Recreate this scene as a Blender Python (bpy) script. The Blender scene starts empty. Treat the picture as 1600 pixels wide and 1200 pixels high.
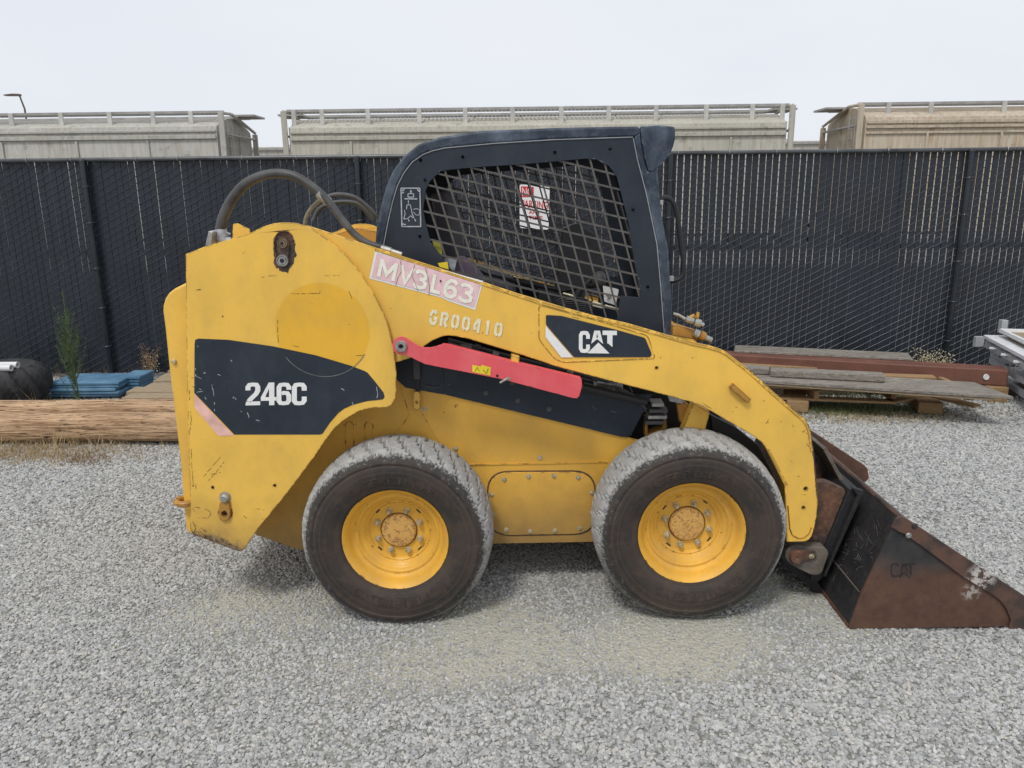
import bpy, bmesh, math, random
import numpy as np
from mathutils import Vector, Matrix, noise
from mathutils.geometry import tessellate_polygon
random.seed(7)
R = math.radians
scn = bpy.context.scene
col = scn.collection

# ------------------------------------------------------------------ camera
F_PX = 1202.0
TH, PS, RO = R(13.9), R(1.1), R(0.6)
CAM = Vector((0, -3.03, 1.84))
fw = Vector((-math.sin(PS)*math.cos(TH), math.cos(PS)*math.cos(TH), -math.sin(TH)))
r0 = Vector((math.cos(PS), math.sin(PS), 0)); u0 = r0.cross(fw)
rt = r0*math.cos(RO) - u0*math.sin(RO); up = u0*math.cos(RO) + r0*math.sin(RO)
cd = bpy.data.cameras.new('camera'); cam = bpy.data.objects.new('camera', cd); col.objects.link(cam)
cd.sensor_width = 36; cd.lens = F_PX/1600*36; cd.clip_start = 0.05; cd.clip_end = 3000
m = Matrix((rt, up, -fw)).transposed().to_4x4(); m.translation = CAM
cam.matrix_world = m; scn.camera = cam
# ------------------------------------------------------------------ sky, sun, exposure
w = bpy.data.worlds.new('World'); scn.world = w; w.use_nodes = True
nt = w.node_tree; nt.nodes.clear()
sky = nt.nodes.new('ShaderNodeTexSky'); sky.sky_type = 'NISHITA'; sky.sun_disc = False
SUN_EL, SUN_AZ = R(56), R(205)
sky.sun_elevation = SUN_EL; sky.sun_rotation = SUN_AZ
tc = nt.nodes.new('ShaderNodeTexCoord'); mp = nt.nodes.new('ShaderNodeMapping'); mp.inputs['Scale'].default_value = (1, 1, 2.6)
nz = nt.nodes.new('ShaderNodeTexNoise'); nz.inputs['Scale'].default_value = 1.6; nz.inputs['Detail'].default_value = 4
cr = nt.nodes.new('ShaderNodeValToRGB')
cr.color_ramp.elements[0].position = .3; cr.color_ramp.elements[0].color = (.745, .785, .86, 1)
cr.color_ramp.elements[1].position = .72; cr.color_ramp.elements[1].color = (.83, .845, .89, 1)
ml = nt.nodes.new('ShaderNodeMix'); ml.data_type = 'RGBA'; ml.blend_type = 'MULTIPLY'; ml.inputs['Factor'].default_value = 1
ml.inputs[7].default_value = (9.7, 9.7, 9.7, 1)
mx = nt.nodes.new('ShaderNodeMix'); mx.data_type = 'RGBA'; mx.inputs['Factor'].default_value = .93
bg = nt.nodes.new('ShaderNodeBackground'); bg.inputs['Strength'].default_value = .1
wo = nt.nodes.new('ShaderNodeOutputWorld')
L = nt.links.new
L(tc.outputs['Generated'], mp.inputs['Vector']); L(mp.outputs['Vector'], nz.inputs['Vector']); L(nz.outputs['Fac'], cr.inputs['Fac'])
L(cr.outputs['Color'], ml.inputs[6]); L(sky.outputs['Color'], mx.inputs[6]); L(ml.outputs[2], mx.inputs[7])
L(mx.outputs[2], bg.inputs['Color']); L(bg.outputs['Background'], wo.inputs['Surface'])
sd = bpy.data.lights.new('sun', 'SUN'); sd.energy = 1.5; sd.angle = R(12); sd.color = (1, .97, .92)
so = bpy.data.objects.new('sun', sd); col.objects.link(so)
sv = Vector((math.sin(SUN_AZ)*math.cos(SUN_EL), math.cos(SUN_AZ)*math.cos(SUN_EL), math.sin(SUN_EL)))
so.rotation_euler = (-sv).to_track_quat('-Z', 'Y').to_euler(); so.location = (0, 0, 30)
scn.view_settings.view_transform = 'Standard'; scn.view_settings.look = 'None'
scn.view_settings.exposure = 0.12; scn.view_settings.gamma = 1; scn.view_settings.use_curve_mapping = False

# ------------------------------------------------------------------ pixel -> place helpers
def ray(px, py): return fw*F_PX + rt*(px-800) - up*(py-600)
def P(px, py, Y):
    d = ray(px, py); return CAM + d*((Y-CAM.y)/d.y)
def PZ(px, py, z):
    d = ray(px, py); return CAM + d*((z-CAM.z)/d.z)
def XZ(pts, Y): return [(P(a, b, Y).x, P(a, b, Y).z) for a, b in pts]

# ------------------------------------------------------------------ geometry helpers
class G:
    def __init__(s): s.v = []; s.f = []
    def add(s, v, f):
        o = len(s.v); s.v += [tuple(a) for a in v]; s.f += [tuple(o+i for i in q) for q in f]; return s
    def box(s, c, d, mat=None):
        x, y, z = d[0]/2, d[1]/2, d[2]/2
        vs = [Vector((sx*x, sy*y, sz*z)) for sx in (-1, 1) for sy in (-1, 1) for sz in (-1, 1)]
        if mat is not None: vs = [mat @ q for q in vs]
        vs = [q+Vector(c) for q in vs]
        return s.add(vs, [(0,1,3,2),(4,6,7,5),(0,4,5,1),(2,3,7,6),(0,2,6,4),(1,5,7,3)])
    def prism(s, outer, y0, y1, holes=()):
        loops = [list(outer)]+[list(h) for h in holes]
        flat = [p for l in loops for p in l]; n = len(flat)
        if len(loops) == 1 : tris = [tuple(range(n))]
        else: tris = tessellate_polygon([[Vector((a, b, 0)) for a, b in l] for l in loops])
        vs = [(a, y0, b) for a, b in flat]+[(a, y1, b) for a, b in flat]
        fs = [tuple(t) for t in tris]+[tuple(reversed([i+n for i in t])) for t in tris]
        o = 0
        for l in loops:
            k = len(l)
            for i in range(k):
                j = (i+1) % k; fs.append((o+i, o+j, o+j+n, o+i+n))
            o += k
        return s.add(vs, fs)
    def sheet(s, outer, y, holes=()):
        loops = [list(outer)]+[list(h) for h in holes]
        flat = [p for l in loops for p in l]
        tris = [tuple(range(len(flat)))] if len(loops) == 1 else [tuple(t) for t in tessellate_polygon([[Vector((a, b, 0)) for a, b in l] for l in loops])]
        return s.add([(a, y, b) for a, b in flat], tris)
    def tube(s, pts, r, n=10, cap=True):
        pts = [Vector(p) for p in pts]; k = len(pts)
        rs = r if isinstance(r, (list, tuple)) else [r]*k
        t0 = (pts[1]-pts[0]).normalized(); a = t0.orthogonal().normalized()
        vs = []
        for i, p in enumerate(pts):
            t = (pts[min(i+1, k-1)]-pts[max(i-1, 0)]).normalized()
            a = (a-t*a.dot(t)).normalized(); b = t.cross(a)
            for j in range(n):
                q = 2*math.pi*j/n; vs.append(p+(a*math.cos(q)+b*math.sin(q))*rs[i])
        fs = [(i*n+j, i*n+(j+1) % n, (i+1)*n+(j+1) % n, (i+1)*n+j) for i in range(k-1) for j in range(n)]
        if cap: fs += [tuple(reversed(range(n))), tuple((k-1)*n+j for j in range(n))]
        return s.add(vs, fs)
    def cyl(s, a, b, r, n=16): return s.tube([a, b], r, n)
    def lathe(s, prof, n=48, c=(0, 0, 0), closed=False):   # prof: (r, y); axis along Y
        k = len(prof); vs = []
        for i in range(n):
            q = 2*math.pi*i/n
            for r, y in prof: vs.append((c[0]+r*math.cos(q), c[1]+y, c[2]+r*math.sin(q)))
        fs = []
        for i in range(n):
            i2 = (i+1) % n
            for j in range(k if closed else k-1):
                j2 = (j+1) % k; fs.append((i*k+j, i2*k+j, i2*k+j2, i*k+j2))
        return s.add(vs, fs)
    def build(s, name, mat, parent=None, bev=0, origin=None, smooth=True, mir=False, ang=35, fixn=True):
        v = [(a, 1.676-b, c) for a, b, c in s.v] if mir else s.v
        arr = np.array(v); o = Vector((arr.min(0)+arr.max(0))/2) if origin is None else Vector(origin)
        me = bpy.data.meshes.new(name); me.from_pydata([tuple(q) for q in (arr-np.array(o))], [], s.f)
        if fixn:
            b = bmesh.new(); b.from_mesh(me); bmesh.ops.remove_doubles(b, verts=b.verts, dist=1e-6)
            bmesh.ops.recalc_face_normals(b, faces=b.faces); b.to_mesh(me); b.free()
        if mat: me.materials.append(mat)
        if smooth:
            me.polygons.foreach_set('use_smooth', [True]*len(me.polygons)); me.set_sharp_from_angle(angle=R(ang))
        ob = bpy.data.objects.new(name, me); col.objects.link(ob)
        setp(ob, parent, o)
        if bev:
            bm_ = ob.modifiers.new('bevel', 'BEVEL'); bm_.width = bev; bm_.segments = 2; bm_.limit_method = 'ANGLE'; bm_.angle_limit = R(40)
            bm_.harden_normals = True
        return ob
wloc = {}
def setp(ob, parent, o):
    wloc[ob.name] = Vector(o)
    if parent: ob.parent = parent; ob.location = Vector(o)-wloc[parent.name]
    else: ob.location = o
def empty(name, loc):
    e = bpy.data.objects.new(name, None); col.objects.link(e); e.location = loc; e.empty_display_size = .1; wloc[e.name] = Vector(loc); return e
def tag(o, label=None, cat=None, group=None, kind=None):
    if label: o['label'] = label
    if cat: o['category'] = cat
    if group: o['group'] = group
    if kind: o['kind'] = kind
    return o
def copy_tree(o, parent=None):
    c = o.copy(); col.objects.link(c)
    if parent: c.parent = parent
    for ch in list(o.children): copy_tree(ch, c)
    return c
def arc(cx, cy, r, a0, a1, n): return [(cx+r*math.cos(R(a0+(a1-a0)*i/n)), cy+r*math.sin(R(a0+(a1-a0)*i/n))) for i in range(n+1)]
def rounded(pts, r, n=4):     # round corners of a polygon
    out = []; k = len(pts)
    for i in range(k):
        p, a, b = Vector(pts[i]), Vector(pts[i-1]), Vector(pts[(i+1) % k])
        u, v = (a-p), (b-p); d = min(r, u.length*.45, v.length*.45)
        s, e = p+u.normalized()*d, p+v.normalized()*d
        for j in range(n+1):
            t = j/n; q = s*(1-t)**2+p*2*t*(1-t)+e*t*t; out.append((q.x, q.y))
    return out
def spline(pts, n=6):
    pts = [Vector(p) for p in pts]; out = []
    for i in range(len(pts)-1):
        a, b, c, d = pts[max(i-1, 0)], pts[i], pts[i+1], pts[min(i+2, len(pts)-1)]
        for j in range(n):
            t = j/n; out.append(.5*((2*b)+(c-a)*t+(2*a-5*b+4*c-d)*t*t+(3*b-a-3*c+d)*t**3))
    out.append(pts[-1]); return out

# ------------------------------------------------------------------ materials
class N:
    def __init__(s, name):
        s.m = bpy.data.materials.new(name); s.m.use_nodes = True; s.t = s.m.node_tree
        s.b = s.t.nodes['Principled BSDF']; s._pos = None
    def n(s, ty, **k):
        x = s.t.nodes.new(ty)
        for a, v in k.items(): setattr(x, a, v)
        return x
    def l(s, a, b): s.t.links.new(a, b)
    def pos(s, world=True):
        if world: return s.n('ShaderNodeNewGeometry').outputs['Position']
        return s.n('ShaderNodeTexCoord').outputs['Object']
    def noise(s, scale, vec=None, detail=3, rough=.55, dist=0, sc=None):
        vec = vec or s.pos()
        if sc:
            mp = s.n('ShaderNodeMapping'); mp.inputs['Scale'].default_value = sc; s.l(vec, mp.inputs['Vector']); vec = mp.outputs['Vector']
        x = s.n('ShaderNodeTexNoise'); x.inputs['Scale'].default_value = scale; x.inputs['Detail'].default_value = detail
        x.inputs['Roughness'].default_value = rough; x.inputs['Distortion'].default_value = dist; s.l(vec, x.inputs['Vector']); return x.outputs['Fac']
    def ramp(s, v, a, b, lo=0.0, hi=1.0):
        x = s.n('ShaderNodeMapRange'); x.inputs[1].default_value = a; x.inputs[2].default_value = b; x.inputs[3].default_value = lo; x.inputs[4].default_value = hi
        x.clamp = True; s.l(v, x.inputs[0]); return x.outputs[0]
    def mul(s, a, b, op='MULTIPLY'):
        x = s.n('ShaderNodeMath', operation=op)
        for i, q in enumerate((a, b)):
            if isinstance(q, (int, float)): x.inputs[i].default_value = q
            else: s.l(q, x.inputs[i])
        return x.outputs[0]
    def mix(s, f, a, b, mode='MIX'):
        x = s.n('ShaderNodeMix', data_type='RGBA', blend_type=mode)
        for i, q in ((0, f), (6, a), (7, b)):
            if isinstance(q, (int, float)): x.inputs[i].default_value = q
            elif isinstance(q, tuple): x.inputs[i].default_value = (*q, 1)
            else: s.l(q, x.inputs[i])
        return x.outputs[2]
    def col(s, c): s.l(c, s.b.inputs['Base Color']) if not isinstance(c, tuple) else setattr(s.b.inputs['Base Color'], 'default_value', (*c, 1))
    def rough(s, r): s.l(r, s.b.inputs['Roughness']) if not isinstance(r, (int, float)) else setattr(s.b.inputs['Roughness'], 'default_value', r)
    def bump(s, h, st=.3, d=.01):
        x = s.n('ShaderNodeBump'); x.inputs['Strength'].default_value = st; x.inputs['Distance'].default_value = d; s.l(h, x.inputs['Height']); s.l(x.outputs[0], s.b.inputs['Normal'])
    def edge(s, rad=.008):
        bv = s.n('ShaderNodeBevel', samples=4); bv.inputs['Radius'].default_value = rad
        g = s.n('ShaderNodeNewGeometry'); d = s.n('ShaderNodeVectorMath', operation='DOT_PRODUCT')
        s.l(bv.outputs[0], d.inputs[0]); s.l(g.outputs['Normal'], d.inputs[1])
        return s.ramp(d.outputs['Value'], .995, .93)

def simple(name, c, rough=.6, metal=0, var=.15, scale=8, bump=0, bscale=60, spec=None):
    k = N(name); n1 = k.noise(scale, detail=4)
    k.col(k.mix(k.ramp(n1, .3, .7), tuple(x*(1-var) for x in c), tuple(min(1, x*(1+var)) for x in c)))
    k.rough(k.ramp(k.noise(scale*2), .3, .7, max(rough-.08, .02), min(rough+.1, 1))); k.b.inputs['Metallic'].default_value = metal
    if spec is not None: k.b.inputs['Specular IOR Level'].default_value = spec
    if bump: k.bump(k.noise(bscale, detail=5), bump, .004)
    return k.m

def paint(name, c, dirt=(.30, .21, .10), dirt_amt=.35, chip=(.05, .022, .012), rough=.42, patch=None, chips=.5, grime=None, scr=1.0, low_edge=None):
    k = N(name); p = k.pos()
    base = k.mix(k.ramp(k.noise(2.2, detail=3), .35, .65), tuple(x*.95 for x in c), tuple(min(1, x*1.04) for x in c))
    if patch:
        cx, cz, rad, pc = patch
        sx = k.n('ShaderNodeSeparateXYZ'); k.l(p, sx.inputs[0])
        dx = k.mul(sx.outputs['X'], cx, 'SUBTRACT'); dz = k.mul(sx.outputs['Z'], cz, 'SUBTRACT')
        d2 = k.mul(k.mul(dx, dx), k.mul(dz, dz), 'ADD')
        base = k.mix(k.ramp(d2, (rad*.995)**2, (rad*1.005)**2, .85, 0), base, pc)
    # dust film and run marks
    streak = k.noise(5, sc=(1.1, 1.1, .7), detail=6, rough=.65)
    base = k.mix(k.mul(k.ramp(streak, .45, .8), dirt_amt), base, dirt)
    fine = k.noise(45, detail=5, rough=.7)
    base = k.mix(k.mul(k.ramp(fine, .55, .8), dirt_amt*.5), base, dirt)
    # grime low down on the machine (splashed mud)
    if grime:
        sz = k.n('ShaderNodeSeparateXYZ'); k.l(p, sz.inputs[0])
        zz = k.mul(sz.outputs['Z'], k.mul(k.noise(7, detail=5), .35), 'SUBTRACT')
        base = k.mix(k.mul(k.ramp(zz, grime, grime-.35), .75), base, (.20, .13, .06))
    if low_edge:
        (ax, az), (bx, bz) = low_edge; Lh = math.hypot(bx-ax, bz-az); nx_, nz_ = -(bz-az)/Lh, (bx-ax)/Lh
        s3 = k.n('ShaderNodeSeparateXYZ'); k.l(p, s3.inputs[0])
        dd = k.mul(k.mul(k.mul(s3.outputs['X'], ax, 'SUBTRACT'), nx_), k.mul(k.mul(s3.outputs['Z'], az, 'SUBTRACT'), nz_), 'ADD')
        dd = k.mul(dd, k.mul(k.mul(k.noise(22, detail=6, rough=.75, sc=(1, 1, 1)), .5, 'SUBTRACT'), .16), 'ADD')
        base = k.mix(k.ramp(dd, .045, .012, 0, .9), base, k.mix(k.ramp(k.noise(60, detail=4), .4, .6), (.05, .04, .035), (.26, .19, .11)))
    # scratches
    s1 = k.noise(5, sc=(1.2, 1, 16), detail=6, rough=.8, dist=.6); s2 = k.noise(5, sc=(14, 1, 1.5), detail=6, rough=.8, dist=.8)
    msk = k.ramp(k.noise(1.7, detail=2), .52, .62)
    sc = k.mul(k.mul(k.ramp(s1, .70, .715), k.ramp(s2, .70, .715), 'MAXIMUM'), msk)
    sp = k.mul(k.ramp(k.noise(38, detail=2), .755, .77), k.ramp(k.noise(2.6, detail=3), .48, .56))
    ed = k.mul(k.edge(.009), k.ramp(k.noise(26, detail=5, rough=.75), .62-.12*chips, .66-.12*chips))
    f = k.mul(k.mul(k.mul(sc, .75*scr), k.mul(sp, .8), 'MAXIMUM'), k.mul(ed, .9), 'MAXIMUM')
    k.col(k.mix(f, base, chip))
    k.rough(k.mul(k.ramp(k.noise(6, detail=4), .3, .7, rough-.06, rough+.14), k.mul(f, .3), 'ADD'))
    k.b.inputs['Specular IOR Level'].default_value = .4
    k.bump(k.mul(k.mul(k.noise(3.2, detail=2), k.mul(k.noise(90, detail=2), .012), 'ADD'), k.mul(f, -.12), 'ADD'), .2, .03)
    return k.m

YEL = (.88, .535, .09)
DISC = P(504, 516, .10)
M = {}
M['panel'] = paint('yellow_panel_paint', YEL, patch=(DISC.x, DISC.z, .196, (.82, .45, .032)), dirt_amt=.34, chips=1.4, grime=.40, low_edge=((P(300, 836, .1).x, P(300, 836, .1).z), (P(376, 862, .1).x, P(376, 862, .1).z)))
M['yellow'] = paint('yellow_paint', YEL, dirt_amt=.32, chips=1.5)
M['yellow_low'] = paint('yellow_chassis_paint', (.80, .45, .07), dirt_amt=.35, chips=.8, grime=.42)
M['yellow_dirty'] = paint('dirty_yellow_paint', (.52, .27, .05), dirt=(.12, .06, .03), dirt_amt=.9, chips=1.5)
M['rim'] = paint('rim_paint', (.80, .44, .055), dirt=(.34, .22, .10), dirt_amt=.55, chips=.5, scr=.2)
M['hub'] = paint('hub_paint', (.55, .30, .08), dirt=(.22, .10, .04), dirt_amt=.9, chips=1.2, rough=.7)
k = N('pitted_hub'); p = k.pos(); b_ = k.mix(k.ramp(k.noise(70, p, 5, .8), .50, .60), (.66, .37, .09), (.26, .12, .05)); b_ = k.mix(k.ramp(k.noise(150, p, 3, .8), .5, .6, 0, .35), b_, (.60, .46, .26)); k.col(b_); k.rough(.75); k.bump(k.noise(120, p), .5, .003); M['hub'] = k.m
M['red'] = paint('faded_red_paint', (.78, .105, .125), dirt=(.82, .34, .35), dirt_amt=.3, chips=.5, scr=.4)
M['navy'] = paint('cab_paint', (.017, .025, .038), dirt=(.08, .10, .13), dirt_amt=.25, chip=(.25, .27, .30), rough=.42, chips=.1, scr=.35)
M['navy_worn'] = paint('worn_cab_paint', (.022, .034, .055), dirt=(.24, .30, .38), dirt_amt=.6, chip=(.35, .38, .42), rough=.5, chips=.9, scr=.8)
M['decal'] = paint('decal_black', (.022, .030, .043), dirt=(.12, .14, .17), dirt_amt=.22, chip=(.35, .34, .32), rough=.36, chips=.1, scr=.8)
M['black'] = simple('black_plastic', (.012, .013, .016), .5)
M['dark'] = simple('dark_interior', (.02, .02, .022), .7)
M['greyplastic'] = simple('grey_plastic', (.07, .07, .072), .6)
M['hose'] = simple('hose_rubber', (.068, .068, .066), .5, var=.45, scale=14, bump=.2, bscale=90)
M['metal'] = simple('zinc_steel', (.42, .42, .40), .42, .7, var=.3, scale=30)
M['bolt'] = simple('bolt_steel', (.50, .44, .30), .45, .4, var=.4, scale=60)
M['white'] = simple('white_vinyl', (.82, .82, .80), .45, var=.06, scale=40)
M['cream'] = simple('cream_lettering', (.86, .83, .71), .6, var=.08, scale=60)
M['stencil'] = simple('stencil_paint', (.80, .75, .52), .7, var=.12, scale=60)
M['pinkd'] = simple('faded_pink_vinyl', (.80, .54, .56), .6, var=.12, scale=22)
M['yl'] = simple('warning_yellow', (.80, .62, .03), .5, var=.1)
M['greylabel'] = simple('pale_label_print', (.42, .45, .50), .5, var=.25, scale=60)
M['seamb'] = simple('seam_sealant', (.30, .32, .35), .5)
M['scuff'] = simple('scuff_grey', (.17, .17, .17), .6, var=.4, scale=40)
M['pin'] = simple('greasy_pin', (.24, .18, .12), .45, .3, var=.5, scale=50)
M['mesh'] = simple('grille_steel', (.105, .10, .095), .5, .25, var=.3, scale=30)
M['seat'] = simple('seat_vinyl', (.055, .05, .06), .7, var=.3, scale=14)

def rust(name, a, b, c, s=7, th=.5, rough=.72):
    k = N(name); n1 = k.noise(s, detail=6, rough=.65); n2 = k.noise(s*6, detail=5, rough=.7)
    base = k.mix(k.ramp(n1, th-.1, th+.1), a, b); base = k.mix(k.mul(k.ramp(n2, .5, .75), .55), base, c)
    scr = k.noise(6, sc=(9, 1, 2), detail=6, rough=.8, dist=1.2); base = k.mix(k.mul(k.ramp(scr, .70, .73), .5), base, (.32, .31, .30))
    k.col(base); k.rough(k.ramp(n1, .3, .7, rough-.2, rough+.1)); k.bump(n2, .35, .004); return k.m
M['rust'] = rust('rusted_steel', (.115, .045, .026), (.165, .068, .036), (.05, .025, .02))
M['rustblack'] = rust('black_scuffed_steel', (.016, .017, .020), (.028, .027, .028), (.07, .045, .035), th=.55)
M['rustmix'] = rust('greasy_rust', (.035, .028, .025), (.15, .068, .04), (.26, .18, .12), s=9)
M['dsteel'] = rust('dirty_steel', (.07, .058, .048), (.16, .135, .11), (.07, .05, .04), s=8)
# bucket side: black paint worn to rust low down
k = N('bucket_side_paint'); p = k.pos(); sx = k.n('ShaderNodeSeparateXYZ'); k.l(p, sx.inputs[0])
h = k.mul(sx.outputs['Z'], k.mul(k.mul(k.noise(4, detail=6), .5, 'SUBTRACT'), .34), 'ADD')
ru = k.mix(k.ramp(k.noise(14, detail=6, rough=.7), .35, .7), (.075, .038, .025), (.135, .068, .042))
bl = k.mix(k.ramp(k.noise(11, detail=6), .35, .7), (.018, .019, .022), (.055, .05, .048))
c_ = k.mix(k.ramp(h, .24, .36), ru, bl)
vm = k.n('ShaderNodeVectorMath', operation='DISTANCE'); k.l(p, vm.inputs[0]); vm.inputs[1].default_value = P(1518, 925, -.03)
c_ = k.mix(k.mul(k.ramp(vm.outputs['Value'], .02, .05, 1, 0), k.ramp(k.noise(45, detail=5, rough=.7), .50, .54)), c_, (.36, .33, .30))
c_ = k.mix(k.mul(k.ramp(k.noise(6, sc=(8, 1, 2), detail=6, rough=.8, dist=1.5), .70, .73), .35), c_, (.3, .28, .27))
k.col(c_); k.rough(.62); k.bump(k.noise(50, detail=6), .3, .004); M['bucket'] = k.m
k = N('worn_cutter_plate'); rr = k.mix(k.ramp(k.noise(9, detail=6, rough=.7), .42, .6), (.045, .033, .030), (.12, .062, .042))
cc_ = P(1535, 903, -.05)
vm = k.n('ShaderNodeVectorMath', operation='DISTANCE'); k.l(k.pos(), vm.inputs[0]); vm.inputs[1].default_value = cc_
vm2 = None
blot = k.mul(k.ramp(vm.outputs['Value'], .035, .075, 1, 0), k.ramp(k.noise(35, detail=5, rough=.7), .46, .52))
k.col(k.mix(blot, rr, (.50, .47, .43))); k.rough(.6); k.bump(k.noise(50, detail=6), .3, .004); M['cutter'] = k.m
# tyre: sidewall rubber with brown dust, pale dust on the tread
k = N('dusty_rubber'); p = k.pos(False); sx = k.n('ShaderNodeSeparateXYZ'); k.l(p, sx.inputs[0])
rad = k.mul(k.mul(k.mul(sx.outputs['X'], sx.outputs['X']), k.mul(sx.outputs['Z'], sx.outputs['Z']), 'ADD'), .5, 'POWER')
fn = k.noise(42, p, 5, .75); ln = k.noise(5, p, 4)
rubber = k.mix(k.ramp(ln, .38, .62), (.022, .021, .020), (.052, .037, .029))
rubber = k.mix(k.mul(k.ramp(k.noise(16, p, 6, .7), .5, .72), .5), rubber, (.115, .070, .046))
cb = k.n('ShaderNodeCombineXYZ'); k.l(k.mul(rad, 1.0), cb.inputs[0]); rg = k.noise(55, cb.outputs[0], 4, .7)
rubber = k.mix(k.mul(k.ramp(rg, .48, .62), .6), rubber, (.080, .060, .048))
rubber = k.mix(k.ramp(rad, .355, .365, 0, .55), rubber, (.045, .044, .042))
rubber = k.mix(k.mul(k.ramp(k.noise(60, p, 4, .8), .58, .64), k.ramp(rad, .33, .38, 0, .8)), rubber, (.24, .235, .22))
dust = k.mix(k.ramp(fn, .3, .7), (.29, .285, .27), (.47, .465, .45))
f1 = k.mul(rad, k.mul(k.mul(k.noise(85, p, 4, .7), .5, 'SUBTRACT'), .06), 'ADD')
f1 = k.mul(f1, k.mul(k.mul(ln, .5, 'SUBTRACT'), .03), 'ADD')
tread = k.ramp(f1, .374, .388)
low = k.ramp(k.mul(sx.outputs['Z'], k.mul(k.mul(ln, .5, 'SUBTRACT'), .4), 'ADD'), -.28, -.02, .32, .95)
k.col(k.mix(k.mul(tread, low), rubber, dust)); k.rough(.78); k.bump(k.noise(70, p, 5), .4, .004); M['tyre'] = k.m
M['letter'] = simple('raised_tyre_letters', (.050, .036, .029), .8, var=.5, scale=18)
M['rubber'] = simple('old_rubber', (.035, .035, .037), .8, var=.35, scale=9, bump=.5, bscale=20)

# ------------------------------------------------------------------ ground
def gh(x, y):
    z = .012*noise.noise(Vector((x*.9, y*.9, 0)))+.006*noise.noise(Vector((x*3, y*3, 5)))
    if x < 0: z -= .012*min(1, -x)
    return z-.004
dustpx = [(980, 1000, 330, 62, 1.1), (1250, 935, 120, 60, 1.0), (760, 975, 150, 50, .85), (400, 955, 190, 60, .75), (640, 1035, 280, 50, .75), (960, 905, 160, 40, .7)]
DUST = []
for a, b, ra, rb, s_ in dustpx:
    c0 = PZ(a, b, 0); c1 = PZ(a+ra, b, 0); c2 = PZ(a, b+rb, 0); DUST.append((c0.x, c0.y, (c1-c0).length, (c2-c0).length*1.2, s_))
def dusty(x, y):
    d = 0
    for cx, cy, rx, ry, s_ in DUST:
        q = ((x-cx)/rx)**2+((y-cy)/ry)**2; d = max(d, s_*max(0, 1-q*.75))
    return max(0, min(1, d+.45*noise.noise(Vector((x*2.1, y*2.1, 9)))*(.35+d)))
xs = list(np.arange(-8, 8.01, .08)); ys = list(np.arange(-2.6, 6.01, .08))
xs = [-900, -400, -150, -70, -35, -20, -13, -10]+xs+[10, 13, 20, 35, 70, 150, 400, 900]
ys = [-60, -25, -10, -5, -3.4]+ys+[6.6, 7.5, 9, 12, 16, 22, 30, 45, 80, 200, 500, 1200]
vs = [(x, y, gh(x, y) if abs(x) < 9 and -3 < y < 6.5 else -.006) for y in ys for x in xs]; nx = len(xs)
fs = [(j*nx+i, j*nx+i+1, (j+1)*nx+i+1, (j+1)*nx+i) for j in range(len(ys)-1) for i in range(nx-1)]
k = N('gravel_bed'); p = k.pos()
vor = k.n('ShaderNodeTexVoronoi'); vor.inputs['Scale'].default_value = 62; k.l(p, vor.inputs['Vector'])
g1 = k.mix(k.ramp(vor.outputs['Color'], .1, .9), (.12, .12, .115), (.36, .36, .35))
g1 = k.mix(k.ramp(vor.outputs['Distance'], .35, .75, 0, .7), g1, (.05, .05, .048))
att = k.n('ShaderNodeAttribute'); att.attribute_name = 'dust'
fine = k.mix(k.ramp(k.noise(130, detail=4, rough=.8), .3, .7), (.34, .33, .27), (.55, .535, .45))
sy_ = k.n('ShaderNodeSeparateXYZ'); k.l(p, sy_.inputs[0])
bal = k.mix(k.ramp(k.noise(30, detail=5, rough=.8), .3, .7), (.014, .013, .011), (.045, .040, .033))
k.col(k.mix(k.ramp(k.mul(sy_.outputs['Y'], k.noise(1.2), 'ADD'), 5.3, 5.7), k.mix(att.outputs['Fac'], g1, fine), k.mix(k.ramp(sy_.outputs['Y'], 16, 18), bal, (.27, .25, .22)))); k.rough(.9)
k.bump(k.mul(k.mul(vor.outputs['Distance'], -1.0), k.mul(k.noise(160), .3), 'ADD'), .7, .01)
g = G(); g.v = vs; g.f = fs
gnd = g.build('ground', k.m, origin=(0, 0, 0), fixn=False); tag(gnd, kind='structure')
at_ = gnd.data.attributes.new('dust', 'FLOAT', 'POINT')
at_.data.foreach_set('value', [min(1, .25+dusty(x, y)*1.1) if abs(x) < 9 and -3 < y < 6.5 else .2 for x, y, z in vs])

# stones: points with size, spin and kind; geometry nodes set a rough pebble on each
rng = np.random.default_rng(3)
pts = []; szs = []; rots = []; tint = []
def scatter(n, x0, x1, y0, y1, smin, smax):
    X = rng.uniform(x0, x1, n); Y = rng.uniform(y0, y1, n); S = rng.gamma(5, 1, n)/5
    for x, y, s_ in zip(X, Y, S):
        if abs(x) > 1.2+(y+3.03)*.74: continue
        d = dusty(x, y)
        if d > .25 and random.random() < (d-.15)*.95: continue
        r = (smin+(smax-smin)*min(s_, 2.2)*.5)*(1-.35*d)
        pts.append((x, y, gh(x, y)+r*.30)); szs.append(r)
scatter(170000, -3.6, 3.8, -1.5, 1.0, .0046, .0098)
scatter(120000, -5.2, 5.6, 1.0, 3.0, .0054, .0112)
scatter(75000, -6.6, 7.0, 3.0, 5.2, .0072, .0145)
scatter(500, -3.6, 3.8, -1.5, 3.0, .011, .019)
n_ = len(pts)
me = bpy.data.meshes.new('gravel'); me.from_pydata(pts, [], [])
a1 = me.attributes.new('size', 'FLOAT', 'POINT'); a1.data.foreach_set('value', szs)
a2 = me.attributes.new('spin', 'FLOAT_VECTOR', 'POINT'); a2.data.foreach_set('vector', (rng.uniform(-1, 1, (n_, 3))*np.array([.5, .5, 3.14])).ravel())
a3 = me.attributes.new('tone', 'FLOAT', 'POINT'); a3.data.foreach_set('value', rng.uniform(0, 1, n_))
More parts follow.
